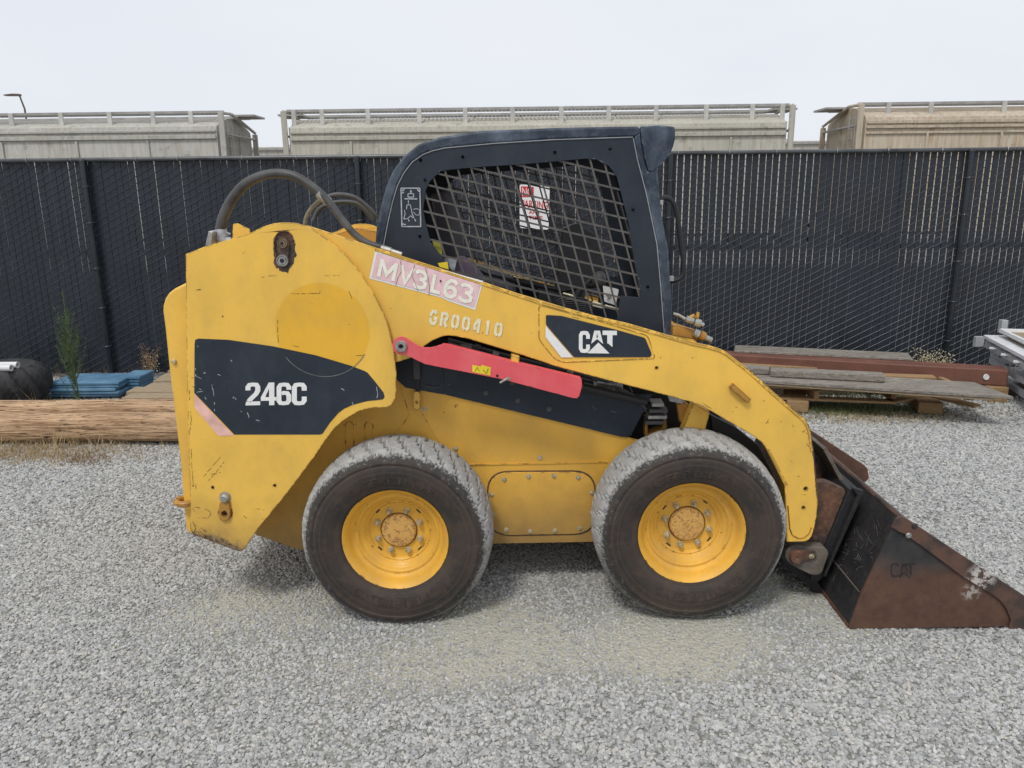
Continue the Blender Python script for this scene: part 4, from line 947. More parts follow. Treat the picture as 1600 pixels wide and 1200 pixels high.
stripe('cab_label', M['yl'], [(684, 411), (699, 409), (701, 421), (687, 417)], YK-.003)
stripe('cab_label', simple('olive_label', (.35, .33, .05), .5), [(675, 373), (690, 378), (691, 399), (684, 396), (677, 384)], YK+.03)
G().tube([P(895, 480, .56), P(905, 455, .56), P(925, 435, .56), P(930, 428, .56)], [.02, .018, .014, .012], 10).build('control_lever', M['black'], ldr)
gk_ = G(); c = P(936, 437, .54); gk_.add([(c.x+.035*x, c.y+.03*y, c.z+.04*z) for x, y, z in [(math.cos(a)*math.sin(b), math.sin(a)*math.sin(b), math.cos(b)) for b in np.linspace(.01, 3.13, 9) for a in np.linspace(0, 2*math.pi, 13)[:-1]]], [(i*12+j, i*12+(j+1) % 12, (i+1)*12+(j+1) % 12, (i+1)*12+j) for i in range(8) for j in range(12)])
gk_.build('lever_knob', M['greyplastic'], ldr)
g = G()
for t in range(5): g.tube([P(895+26*math.cos(a)+t*1.5, 472+t*3+7*math.sin(a), .50) for a in np.linspace(0, 2*math.pi, 14)], .005, 6)
g.build('lever_boot', M['black'], ldr)
stripe('cab_notice', M['white'], rounded([(942, 446), (967, 452), (962, 477), (944, 471)], 2), .52)
line('notice_mark', [(946, 460), (953, 464)], .515, .0018, M['black'], n=4); line('notice_mark', [(949, 468), (955, 463)], .515, .0018, M['black'], n=4)
for i, (a, b) in enumerate((((880, 458), (898, 463)), ((926, 472), (942, 476)), ((926, 477), (941, 481)), ((945, 477), (966, 483)))): line('inner_edge', [a, b], .46, .004, M['stencil'])
for t in range(3): line('far_rail', [(722, 408+t*8), (840, 440+t*8)], 1.18, .005, M['stencil'] if t != 1 else M['yellow_dirty'])
line('lap_bar', [(700, 400), (760, 430), (880, 455), (960, 440)], .75, .012, M['black'])
line('door_frame', [(962, 300), (985, 380), (1000, 470)], .95, .012, M['black'])
# label with pictograms
lab = stripe('cab_sign', M['decal'], [(626, 293), (657, 293), (658, 355), (628, 355)], YK-.0025)
def fr(pts, w_, Y=YK-.004):
    for a, b in zip(pts[:-1], pts[1:]):
        Lf, Rt = ribbon([a, b], w_); gL.add([P(q.x, q.y, Y-.00003*len(gL.v)) for q in (Lf[0], Lf[1], Rt[1], Rt[0])], [(0, 1, 2, 3)])
gL = G()
fr([(626.5, 294), (656, 294), (657.5, 354), (628, 354), (626.5, 294)], 1.8); fr([(637.5, 302.5), (646, 302.5), (646.5, 308), (637.5, 308), (637.5, 302.5)], 1.3); fr([(642, 297), (642, 301)], 2)
fr([(632, 310.6), (652, 310.8)], 1.6); fr([(638, 313), (638.3, 318)], 1.4); fr([(635, 327), (636, 320), (641, 320), (643, 328), (644, 334), (647, 341)], 1.2); fr([(632, 328), (633, 334), (631, 342), (636, 342), (642, 337), (645, 341)], 1.2); fr([(646, 327), (651, 326), (656, 328), (655, 336), (650, 336), (646, 331)], 1); fr([(638, 342), (639.5, 346)], 1.6); fr([(648, 342), (649.5, 346)], 1.6); fr([(628, 298), (632, 296)], 2); fr([(628, 302), (631, 300)], 2); fr([(652, 296), (656, 300)], 2); fr([(629, 350), (634, 351)], 2)
gL.build('sign_print', M['greylabel'], lab, smooth=False)
# grab handle and front door hoop
G().tube(spline([P(1028, 312, .44), P(1040, 309, .44), P(1050, 314, .44), P(1057, 330, .44), P(1063, 372, .44), P(1068, 416, .44), P(1066, 430, .44), P(1058, 437, .44), P(1045, 439, .44)], 5), .0115, 10).build('grab_handle', M['black'], ldr)
g = G(); 
for a, b in ((1030, 316), (1047, 435)): g.box(P(a, b, .43), (.03, .03, .02))
g.build('handle_mount', M['metal'], ldr)

# ---- hoses at the rear
def hose(name, pts, Y0, Y1, r_, mat): 
    n_ = len(pts); return G().tube(spline([P(a, b, Y0+(Y1-Y0)*i/(n_-1)) for i, (a, b) in enumerate(pts)], 6), r_, 12).build(name, mat, ldr)
mh = [(343, 368), (349, 339), (363, 311), (383, 288), (408.5, 275), (434, 271), (462, 276), (491, 294), (513, 315), (536, 345), (553, 365), (573, 379), (596, 387)]
nseg = (len(mh)-1)*6+1
hose('hydraulic_hose', mh, .30, .20, [.0225-.009*(i/nseg) for i in range(nseg)], M['hose'])
hose('hydraulic_hose', [(476.5, 351), (479, 339), (485, 328), (494, 318), (503, 311)], .36, .30, .0095, simple('pale_hose', (.30, .29, .22), .6, var=.3, scale=40))
hose('hydraulic_hose', [(500, 314), (513, 307), (530, 304), (553, 308), (573, 322), (592, 341)], .36, .42, .010, M['hose'])
hose('hydraulic_hose', [(490, 345), (498, 328), (516, 318), (544, 315.5), (564, 322), (584, 344)], .50, .50, .010, M['hose'])
g = G(); a, b = P(594, 386, .20), P(628, 397, .19); g.tube([a, a+(b-a)*.5], .012, 8); g.tube([a+(b-a)*.5, b], .009, 8); g.build('hose_fitting', M['metal'], ldr)
g = G(); a = P(506, 309, .24); g.tube([a+Vector((-.02, 0, .02)), a+Vector((.02, 0, -.02))], .020, 10); g.build('hose_clamp', M['metal'], ldr)
G().prism(XZ([(322, 384), (327, 361), (334, 362), (331, 386)], .24), .23, .29).build('hose_flange', M['metal'], ldr, bev=.003)
g = G(); g.tube([P(344, 358, .30), P(347, 372, .30), P(352, 378, .30), P(362, 378, .30)], [.027, .027, .024, .02], 12); g.tube([P(330, 362, .28), P(344, 361, .29), P(360, 366, .30)], .005, 6); g.build('hose_elbow', M['greylabel'], ldr)
# ---- quick connect couplers on the near arm
YQ = .30
G().prism(XZ([(1051, 509), (1060, 508), (1100, 521), (1100, 534), (1051, 524)], YQ), YQ, YQ+.05).build('coupler_bracket', M['yellow_dirty'], ldr, bev=.003)
G().tube([P(1052, 490, YQ), P(1060, 492, YQ), P(1072, 499, YQ)], .006, 8).build('coupler_pipe', M['metal'], ldr)
for a, b, c, d, r_ in ((1072, 498, 1084, 502, .015), (1085, 503, 1095, 506, .017), (1095, 506, 1100, 508, .008), (1084, 519, 1092, 523, .018), (1093, 522, 1101, 527, .02), (1101, 527, 1112, 532, .013)):
    G().cyl(P(a, b, YQ-.02), P(c, d, YQ-.02), r_, 10).build('coupler', M['metal'] if r_ != .02 else M['yellow_dirty'], ldr, bev=.002)
G().tube([P(1078, 497, YQ-.02), P(1084, 493, YQ-.02), P(1089, 497, YQ-.02), P(1091, 488, YQ-.02)], [.010, .009, .009, .008], 8).build('coupler_cap', M['yellow'], ldr)

# ---- bucket
YBK = -.03; YBF = 1.706
bk = tag(empty('bucket', P(1400, 960, .8)), None); bk.parent = ldr; bk.location = bk.location-wloc[ldr.name]
H, B_, T_ = P(1326, 983, YBK), P(1348, 925, YBK), P(1407, 806, YBK); TIP = P(1612, 985, YBK)
def shell(a, b, t, name, mat, y0=YBK+.014, y1=YBF-.014, bev=.003):
    a, b = Vector((a.x, a.z)), Vector((b.x, b.z)); d = (b-a).normalized(); nn_ = Vector((-d.y, d.x))*t
    return G().prism([tuple(a), tuple(b), tuple(b+nn_), tuple(a+nn_)], y0, y1).build(name, mat, bk, bev=bev)
shell(B_, H, .010, 'lower_back_plate', M['rustblack']); shell(T_, B_, .010, 'back_plate', M['rustblack']); shell(H, TIP, .016, 'floor_plate', M['rust'])
shell(T_+Vector((.05, 0, -.03)), T_, .012, 'top_flange', M['rustmix'])
sidepl = [(1326, 983), (1348, 922), (1391, 833), (1403, 806), (1412, 808), (1500, 869), (1600, 931), (1618, 944), (1622, 980), (1574, 979)]
cut = [(1391, 822), (1398, 808), (1407, 805.5), (1414, 808), (1500, 865), (1600, 930), (1622, 944), (1630, 954), (1632, 972), (1626, 981), (1574, 980), (1577, 966), (1570, 949), (1560, 936), (1545, 925), (1503, 900), (1460, 868), (1412, 833), (1404, 830)]
for mir, yy in ((False, YBK), (True, YBF)):
    f_ = (lambda y: y) if not mir else (lambda y: 1.676-y)
    def pr(pts, y0, y1, name, mat, bev=.002):
        g = G().prism(XZ(pts, YBK), y0, y1); return g.build(name, mat, bk, bev=bev, mir=mir)
    pr(sidepl, YBK, YBK+.012, 'side_plate', M['bucket']); pr(cut, YBK-.012, YBK-.0005, 'side_cutter', M['cutter'] if not mir else M['rust'], .003)
for a, b in ((1420, 837), (1429, 822)): 
    q = P(a, b, YBK-.013); g = G(); g.lathe([(0, -.006), (.009, -.006), (.013, 0)], 12, (q.x, YBK-.012, q.z)); g.build('cutter_bolt', M['metal'] if a == 1420 else M['rustblack'], bk)
shell(TIP+Vector((-.12, 0, -.0)), TIP+Vector((.03, 0, 0)), -.014, 'cutting_edge', M['cutter'], YBK+.005, YBF-.005)
# embossed emblem on the side plate
g = G()
def raised(pts, w_):
    Lf, Rt = ribbon(pts, w_); g.prism([(P(q.x, q.y, YBK).x, P(q.x, q.y, YBK).z) for q in Lf+list(reversed(Rt))], YBK-.0025, YBK+.001)
raised([(1404, 884), (1402, 881), (1395, 881), (1393, 884), (1393, 897), (1395, 900), (1402, 900), (1404, 897)], 2)
raised([(1407, 900), (1411, 881), (1414, 881), (1418, 893)], 2); raised([(1416, 881), (1430, 881)], 2); raised([(1423, 883), (1423, 898)], 2); raised([(1405, 902), (1413, 894), (1421, 902)], 1.6)
g.build('embossed_emblem', M['rustblack'], bk)
rs_ = random.Random(11); lst = []
for i in range(26):
    x, y = rs_.uniform(1305, 1365), rs_.uniform(840, 900); x2, y2 = x+rs_.uniform(-6, 9), y+rs_.uniform(-8, 7); lst.append([(x, y), (x2, y2), (x2+rs_.uniform(-6, 9), y2+rs_.uniform(-5, 9))])
for i in range(12):
    x, y = rs_.uniform(1335, 1385), rs_.uniform(790, 850); lst.append([(x, y), (x+rs_.uniform(-12, 12), y+rs_.uniform(5, 20))])
g = G(); nb_ = ((T_-B_).cross(Vector((0, 1, 0)))).normalized()
for pl_ in lst:
    for a, b in zip(pl_[:-1], pl_[1:]):
        qs = []
        for px, py in (a, b):
            d_ = ray(px, py); n3 = nb_; o_ = B_-n3*.0 if n3.x < 0 else B_
            t = (o_-CAM).dot(n3)/d_.dot(n3); qs.append(CAM+d_*t+(n3*.003 if n3.x < 0 else -n3*.003))
        if all(q.y > YBK+.03 and q.y < 1.5 for q in qs): g.tube(qs, .0007, 3)
g.build('scuff_marks', M['scuff'], bk, fixn=False)
# weld line across the back
G().tube([P(1347, 926, YBK+.02)+Vector((-.006, 0, 0)), Vector((B_.x-.006, YBF-.02, B_.z))], .006, 6).build('weld_seam', M['dsteel'], bk)
# ---- quick coupler between arms and bucket
YQC = .22
G().prism(XZ([(1327, 764), (1346, 767), (1288, 900), (1279, 909), (1266, 907)], YQC), YQC, 1.676-YQC).build('coupler_plate', M['rustblack'], ldr, bev=.004)
G().prism(XZ([(1332, 762), (1350, 767), (1349, 772), (1290, 903), (1288, 898), (1340, 775)], YQC-.03), YQC-.03, YQC-.001).build('coupler_edge', M['rustblack'], ldr, bev=.003)
G().prism(XZ([(1284, 700), (1290, 698), (1320, 755), (1330, 765), (1318, 763)], .35), .34, 1.34).build('coupler_spill_guard', M['dsteel'], ldr, bev=.003)
G().prism(rounded(XZ([(1272, 752), (1290, 750), (1322, 765), (1302, 815), (1285, 855), (1255, 862), (1235, 850)], .24), .02), .23, .27).build('coupler_cheek', M['rustmix'], ldr, bev=.006)
G().prism(rounded(XZ([(1262, 700), (1300, 745), (1318, 770), (1290, 850), (1250, 840)], .5), .02), .5, 1.2).build('coupler_frame', M['rustmix'], ldr, bev=.006)
lug = rounded([(1226, 870), (1229, 857), (1240, 852), (1290, 856), (1296, 864), (1284, 898), (1270, 900), (1245, 888), (1232, 880)], 6)
lo = G().prism(XZ(lug, .16), .16, .22).build('coupler_lug', M['dsteel'], ldr, bev=.006)
q = P(1244, 869, .16); g = G(); g.lathe([(0, -.012), (.006, -.018), (.012, -.02), (.028, -.02), (.032, -.012), (.033, 0)], 22, (q.x, .16, q.z)); g.build('lug_pin', M['rustmix'], lo)
g = G().prism(rounded(XZ([(1247, 860), (1274, 861), (1277, 873), (1250, 878)], .15), .01), .15, .158); g.build('pin_keeper', M['rustmix'], lo, bev=.002); bolt(1268, 869, .149, ldr, .009)
G().prism(XZ([(1240, 880), (1275, 905), (1330, 985), (1322, 985), (1262, 915), (1228, 885)], .30), .29, 1.38).build('coupler_skirt', M['rustblack'], ldr, bev=.004)
# hoses at the coupler
for t in range(3): line('hydraulic_hose', [(1262, 700+t*6), (1278, 715+t*5), (1292, 738+t*3)], .5+.05*t, .008, M['hose'])

# ------------------------------------------------------------------ yard clutter
def wood(name, a, b, gr=(1, 12, 12), dark=(.07, .045, .03), sc=6, crack=.5):
    k = N(name); p = k.pos(False); n1 = k.noise(sc, p, 6, .65, .4, gr); n2 = k.noise(sc*2.5, p, 6, .7, .6, tuple(x*1.5 for x in gr))
    base = k.mix(k.ramp(n1, .35, .65), a, b); base = k.mix(k.mul(k.ramp(n2, .53, .60), crack), base, dark)
    k.col(k.mix(k.mul(k.ramp(k.noise(1.5, p), .4, .7), .3), base, tuple(x*.6 for x in a))); k.rough(.85); k.bump(k.mul(n1, n2, 'ADD'), .6, .012); return k.m
M['log'] = wood('weathered_pole_wood', (.30, .175, .09), (.70, .48, .29), (.35, 7, 7), dark=(.045, .025, .014), sc=5, crack=1.0)
M['board'] = wood('tan_board', (.36, .27, .17), (.47, .37, .25)); M['greywood'] = wood('grey_weathered_board', (.19, .165, .135), (.45, .415, .355), dark=(.05, .04, .035), crack=.8)
M['oldwood'] = wood('dark_old_wood', (.05, .035, .025), (.11, .08, .055)); M['pallet'] = wood('pallet_wood', (.38, .235, .11), (.48, .31, .16))  # first wood is near black, carrying shade for the added planks
# poles
def pole(name, Y, z, r_, x0, x1, label):
    g = G(); pts_ = []; n_ = 260; k_ = 90; v = []
    for i in range(n_+1):
        x = x0+(x1-x0)*i/n_
        for j in range(k_):
            a = 2*math.pi*j/k_; rr_ = r_*(1-.02*(x-x0))-.016*max(0, abs(noise.noise(Vector((x*1.1+2*z, a*5.5+.35*math.sin(x*2.3), 1))))**.5*-1+.32)*1.6-.004*abs(noise.noise(Vector((x*4, a*14, 4))))+.010*noise.noise(Vector((x*.8, math.cos(a)*1.5, math.sin(a)*1.5+z)))+.006*noise.noise(Vector((x*1.3, math.cos(a)*7, math.sin(a)*7)))
            v.append((x, Y+rr_*math.cos(a)+.02*math.sin(x*1.3), z+rr_*math.sin(a)))
    f = [(i*k_+j, i*k_+(j+1) % k_, (i+1)*k_+(j+1) % k_, (i+1)*k_+j) for i in range(n_) for j in range(k_)]+[tuple(range(k_)), tuple(n_*k_+j for j in range(k_))]
    o = g.add(v, f).build(name, M['log'], ang=60); tag(o, label, 'wooden pole', 'wooden poles lying on the gravel'); return o
pole('wooden_pole', 2.62, .112, .122, -5.6, .2, 'front weathered brown timber pole lying on gravel at left, nearest the camera')
pole('wooden_pole', 2.93, .125, .130, -5.9, .0, 'rear timber pole, mostly hidden behind the front pole at left')
# dunnage shadows: bearers
# blue sheets
k = N('blue_foam'); k.col(k.mix(k.ramp(k.noise(5, detail=4), .35, .7), (.07, .17, .28), (.16, .31, .45))); k.rough(.6); M['blue'] = k.m
def sheet_stack(px0, px1, ytop, Y, depth, n_, th, group, off_=0):
    for i in range(n_):
        z = i*(th+.004)+.06+off_+th/2; xa, xb = P(px0, ytop, Y).x, P(px1, ytop, Y).x; j = random.uniform(-.02, .02)
        o = G().box(((xa+xb)/2+j, Y+depth/2+random.uniform(-.02, .02), z), (xb-xa, depth, th), Matrix.Rotation(random.uniform(-.02, .02), 3, 'Z')).build('foam_sheet', M['blue'], bev=.006)
        o['_i'] = i; yield o, i, n_
nm = ['bottom', 'second', 'third', 'fourth', 'fifth', 'sixth', 'seventh']
for o, i, n_ in sheet_stack(72, 180, 584, 3.92, .38, 5, .026, '', -.045):
    tag(o, 'blue foam sheet, %s of the larger front blue stack behind the poles' % ('topmost' if i == 4 else nm[i]+' from the ground' if i else 'lowest'), 'foam sheet', 'blue foam sheets'); del o['_i']
for o, i, n_ in sheet_stack(184, 216, 582, 4.12, .3, 5, .027, '', -.043):
    tag(o, 'blue foam sheet, %s of the smaller blue stack beside the tan boards' % ('topmost' if i == 4 else nm[i]+' from the ground' if i else 'lowest'), 'foam sheet', 'blue foam sheets'); del o['_i']
# tan boards laid flat
bs = empty('board_stack', (-2.8, 3.6, 0)); tag(bs, 'low stack of weathered tan boards beside the blue sheets behind the poles', 'board stack')
for i in range(6):
    y = 3.02+i*.19; x0 = -3.36+random.uniform(-.04, .04); o = G().box((x0+1.3, y+.085, .225+.01*(i % 2)), (2.6, .17, .035), Matrix.Rotation(R(random.uniform(-1, 1)), 3, 'Z')).build('board', M['board'], bs, bev=.004)
for i in range(4): G().box((-2.9+i*.6, 3.55, .10+(i % 2)*.01), (.09, 1.1, .19)).build('bearer', M['pallet'], bs, bev=.004)
for i in range(2): G().box((-2.1, 3.05+.02*i, .05+i*.09), (2.4, .1, .035)).build('board', M['greywood'], bs, bev=.004)
# old tyres and white pipes
def old_tyre(x, y, label):
    g = G(); n = 144; half = [(.20, .05), (.24, .02), (.32, .0), (.38, .03), (.42, .08), (.44, .15), (.445, .20)]; prof = half+[(a, .40-b) for a, b in reversed(half)]; v = []
    for i in range(n):
        q = 2*math.pi*i/n
        for r_, h_ in prof:
            if r_ > .37 and ((i+int(h_*20)) % 8) < 3: r_ -= .035
            v.append((x+r_*math.cos(q), y+r_*math.sin(q), h_*.88+.01))
    k_ = len(prof); g.add(v, [(i*k_+j, ((i+1) % n)*k_+j, ((i+1) % n)*k_+j+1, i*k_+j+1) for i in range(n) for j in range(k_-1)])
    return tag(g.build('scrap_tyre', M['rubber'], ang=30, fixn=False), label, 'tyre', 'old black tyres behind the poles')
t0 = P(70, 590, 3.75); old_tyre(t0.x-.45, 3.75, 'old black tyre lying flat next to the blue sheets')
old_tyre(t0.x-1.05, 3.35, 'old black tyre at the left edge, in front of the other tyre')
for i, (px, py) in enumerate(((16, 564), (27, 564))):
    q = P(px, py, 3.55+.12*i); g = G(); g.lathe([(.022, 0), (.030, 0), (.030, 1.8), (.022, 1.8)], 16, closed=True); g.v = [(q.x-b, q.y+a, .385+c) for a, b, c in g.v]
    tag(g.build('plastic_pipe', simple('white_pvc', (.72, .72, .72), .4, var=.04)), 'white plastic pipe lying on the old tyre, %s of the pair' % ('front' if i == 0 else 'rear'), 'pipe', 'white plastic pipes')

# right hand pile
def beam_between(name, A, B, dep, hgt, mat, parent=None, bev=.004, back=True):
    A, B = Vector(A), Vector(B); d = (B-A); L_ = d.length; d.normalize(); s_ = Vector((-d.y, d.x, 0)).normalized()
    v = []
    for e in (A, B):
        for dy in (0, dep):
            for dz_ in (0, -hgt): v.append(e+s_*dy+Vector((0, 0, dz_)))
    return G().add(v, [(0, 1, 3, 2), (4, 6, 7, 5), (0, 4, 5, 1), (2, 3, 7, 6), (0, 2, 6, 4), (1, 5, 7, 3)]).build(name, mat, parent, bev=bev)
zb = P(1577, 579, 3.62).z; A, B = PZ(1105, 552, zb), PZ(1577, 579, zb)
M['beam'] = rust('rusty_beam_paint', (.155, .065, .045), (.20, .085, .058), (.10, .045, .035), s=3, th=.5)
sb = empty('steel_beam', ((A.x+B.x)/2, (A.y+B.y)/2, 0)); tag(sb, 'long rusty red steel tube beam lying behind the wooden boards at right', 'steel beam')
bmz = beam_between('beam_body', A, B, .20, .145, M['beam'], sb, .012)
q = B+(A-B).normalized()*.17+Vector((0, 0, -.07)); g = G(); g.lathe([(0, -.004), (.016, -.004), (.024, -.006), (.027, .003)], 14, (q.x, q.y-.004, q.z)); g.build('beam_plug', M['white'], sb)
for t, e in ((.15, .02), (.75, .02), (.97, .02)): 
    q = A+(B-A)*t; 
    o = G().box((q.x, q.y+.1, (zb-.145)/2), (.16, .3, zb-.149)).build('timber_block', M['pallet'], bev=.006)
    tag(o, ['timber block under the steel beam near the loader arm', 'timber block under the middle of the steel beam', 'timber block under the right end of the steel beam'][int(t > .5)+int(t > .9)], 'timber block', 'blocks under the steel beam')
zp = zb+.022; A2, B2 = PZ(1150, 549.5, zp), PZ(1432, 563, zp)
tag(beam_between('plank', A2+Vector((0, .06, 0)), B2+Vector((0, .06, 0)), .30, .02, M['greywood']), 'grey weathered plank lying along the top of the rusty steel beam', 'plank')
zw = .285; a, b, c = PZ(1150, 592, zw), PZ(1584, 620, zw), PZ(1522, 597, zw); d = a+(c-b)
g = G(); v = [a, b, c, d]; g.add(v+[q-Vector((0, 0, .022)) for q in v], [(0, 1, 2, 3), (7, 6, 5, 4), (0, 4, 5, 1), (1, 5, 6, 2), (2, 6, 7, 3), (3, 7, 4, 0)])
tag(g.build('plywood_sheet', M['greywood'], bev=.002), 'weathered grey plywood sheet lying on the pallet, its right corner pointing out', 'plywood sheet')
v = [q+Vector((-.12, .05, -.026)) for q in v]; g = G(); g.add(v+[q-Vector((0, 0, .018)) for q in v], [(0, 1, 2, 3), (7, 6, 5, 4), (0, 4, 5, 1), (1, 5, 6, 2), (2, 6, 7, 3), (3, 7, 4, 0)])
tag(g.build('plywood_sheet', M['board'], bev=.002), 'tan plywood sheet just below the top grey sheet on the pallet', 'plywood sheet')
z3 = zw+.065; tag(beam_between('plank', PZ(1204, 578, z3), PZ(1384, 587, z3), .14, .062, M['greywood'], bev=.012), 'thick short weathered timber with a rounded end lying on the plywood', 'plank')
tag(beam_between('plank', PZ(1120, 572, z3-.01), PZ(1202, 577, z3-.01), .14, .05, M['greywood'], bev=.006), 'grey timber offcut on the plywood, partly behind the loader arm', 'plank')
# pallet under the plywood
pa = empty('wooden_pallet', (3.2, 3.4, 0)); tag(pa, 'low wooden pallet carrying the plywood at right, its lower board bent', 'pallet')
zt2 = zw-.07
dr = (PZ(1520, 616, zt2)-PZ(1180, 605, zt2)).normalized()
o0 = PZ(1180, 604, zt2)
for i in range(4):
    A_, B__ = o0+Vector((0, .04+.28*i, 0)), PZ(1524, 617, zt2)+Vector((0, .04+.28*i, 0))
    beam_between('pallet_board', A_, B__, .12, .02, M['pallet'], pa)
for px in (1178, 1275, 1396, 1518):
    q = PZ(px, 612, zt2-.02); beam_between('pallet_stringer', q+Vector((0, .03, 0)), q+Vector((.045, .03, 0)), 1.0, .085, M['pallet'], pa)
zl = zt2-.108
for A_, B__ in (((1160, 619), (1398, 628)), ((1398, 628), (1448, 617)), ((1448, 617), (1522, 634))):
    beam_between('pallet_board', PZ(*A_, zl+.02), PZ(*B__, zl+.02), .10, .02, M['pallet'], pa, .003)
for lb, (px0, px1, pyb) in zip(('brown timber block under the pallet beside the loader arm', 'brown timber block under the right part of the pallet'), ((1238, 1271, 647), (1444, 1480, 650))):
    a, b = PZ(px0, pyb, 0), PZ(px1, pyb, 0)
    tag(G().box(((a.x+b.x)/2, a.y+.2, .065), (b.x-a.x, .42, .10), Matrix.Rotation(R(-14), 3, 'Z')).build('timber_block', M['pallet'], bev=.01), lb, 'timber block', 'blocks under the pallet')
for i, (Y_, x0_, x1_, h_) in enumerate(((3.95, 1.9, 4.6, .09), (4.12, 2.2, 4.3, .12))):  # dark planks added to darken the bright gap below the pallet
    tag(G().box(((x0_+x1_)/2, Y_, h_/2), (x1_-x0_, .14, h_), Matrix.Rotation(R(-2), 3, 'Z')).build('old_plank', M['oldwood'], bev=.006), ['dark old plank on the ground under the front of the steel beam', 'dark old plank on the ground behind the steel beam'][i], 'plank')
# stacked white frames at the right edge
M['alu'] = simple('dull_aluminium', (.50, .51, .52), .5, .1, var=.2, scale=4); M['panelw'] = simple('white_table_top', (.78, .80, .82), .45, var=.05)
A = P(1537, 523, 4.35); dB = (PZ(1600, 556, A.z)-A); dB.z = 0; dB.normalize(); sd_ = Vector((-dB.y, dB.x, 0))
if sd_.x < 0: sd_ = -sd_
words = ['lowest grey', 'second lowest grey', 'upper grey']
for i, z in enumerate((A.z-.40, A.z-.27, A.z-.12)):
    fr_ = empty('metal_frame', A+Vector((0, 0, z-A.z))); tag(fr_, '%s metal table frame of the stack at the right edge' % words[i], 'metal frame', 'stacked metal frames')
    o_ = A+Vector((.02+.04*(2-i), -.04*(i % 2), z-A.z))
    def bar(p0, p1, w_=.04, h_=.05, nm_='frame_rail'):
        d_ = (p1-p0).normalized(); s2 = Vector((-d_.y, d_.x, 0)).normalized()*w_; 
        v = [p0, p1, p1+s2, p0+s2]; g = G(); g.add(v+[q+Vector((0, 0, h_)) for q in v], [(0, 1, 2, 3), (4, 5, 6, 7), (0, 1, 5, 4), (1, 2, 6, 5), (2, 3, 7, 6), (3, 0, 4, 7)]); g.build(nm_, M['alu'], fr_, bev=.003)
    bar(o_, o_+dB*1.9); bar(o_+sd_*.5, o_+sd_*.5+dB*1.9); bar(o_+sd_*.02, o_+sd_*.48); bar(o_+sd_*.02+dB*1.8, o_+sd_*.48+dB*1.8)
    for t in (.0, 1.7): 
        q = o_+dB*t+sd_*.1; G().box((q.x, q.y, q.z-.05), (.06, .05, .10)).build('frame_leg', M['alu'], fr_, bev=.003)
tt = empty('folding_table', A); tag(tt, 'white topped folding table on top of the frame stack at the right edge', 'table')
v = [A, A+dB*1.9, A+dB*1.9+sd_*.55, A+sd_*.55]; g = G(); g.add(v+[q-Vector((0, 0, .035)) for q in v], [(0, 1, 2, 3), (7, 6, 5, 4), (0, 4, 5, 1), (1, 5, 6, 2), (2, 6, 7, 3), (3, 7, 4, 0)]); g.build('table_top', M['panelw'], tt, bev=.006)
G().box(A+Vector((.02, .1, -.085)), (.08, .05, .10)).build('leg', M['alu'], tt, bev=.004)
for t in (.25, .5, .75, 1.0): G().box(A+dB*t*1.2+sd_*.03+Vector((0, 0, -.075)), (.12, .04, .012), Matrix.Rotation(R(-30), 3, 'Z')).build('table_bracket', M['panelw'], tt)
A5 = PZ(1564, 518, A.z+.05)
fr5 = empty('tray_frame', A5); tag(fr5, 'shallow tray with raised grey rim on top of the white table at right', 'tray')
v = [A5, A5+dB*1.4, A5+dB*1.4+sd_*.6, A5+sd_*.6]; g = G(); g.add(v+[q-Vector((0, 0, .02)) for q in v], [(0, 1, 2, 3), (7, 6, 5, 4), (0, 4, 5, 1), (1, 5, 6, 2), (2, 6, 7, 3), (3, 7, 4, 0)]); g.build('tray_base', M['board'], fr5)
for p0, p1 in ((v[0], v[1]), (v[0], v[3]), (v[3], v[2])): g = G(); g.tube([p0+Vector((0, 0, .012)), p1+Vector((0, 0, .012))], .022, 4); g.build('tray_rim', M['panelw'], fr5)
q = P(1567, 510, 4.45); G().box(q, (.06, .06, .13)).build('tray_post', M['alu'], fr5, bev=.004)

# ------------------------------------------------------------------ weeds
def leafmat(name, a, b): 
    k = N(name); k.col(k.mix(k.ramp(k.noise(25, detail=3), .3, .7), a, b)); k.rough(.7); return k.m
M['green'] = leafmat('weed_green', (.05, .09, .035), (.11, .15, .06)); M['dry'] = leafmat('dry_straw', (.36, .26, .13), (.52, .40, .22)); M['brown'] = leafmat('dry_brown', (.17, .10, .06), (.30, .20, .11)); M['seed'] = leafmat('pale_seed', (.50, .44, .26), (.66, .60, .40)); M['lowgreen'] = leafmat('low_weed', (.07, .10, .03), (.16, .18, .07))
def blade(g, p0, d, L_, w_, bend=.3, n=4):
    p_ = Vector(p0); d = Vector(d).normalized(); s_ = d.cross(Vector((random.uniform(-1, 1), random.uniform(-1, 1), .2))).normalized(); v = []
    for i in range(n+1):
        t = i/n; v += [p_+s_*w_*(1-t), p_-s_*w_*(1-t)]; p_ = p_+d*L_/n; d = (d+Vector((random.uniform(-.5, .5)*bend, random.uniform(-.5, .5)*bend, -bend*.25))).normalized()
    g.add(v, [(2*i, 2*i+1, 2*i+3, 2*i+2) for i in range(n)])
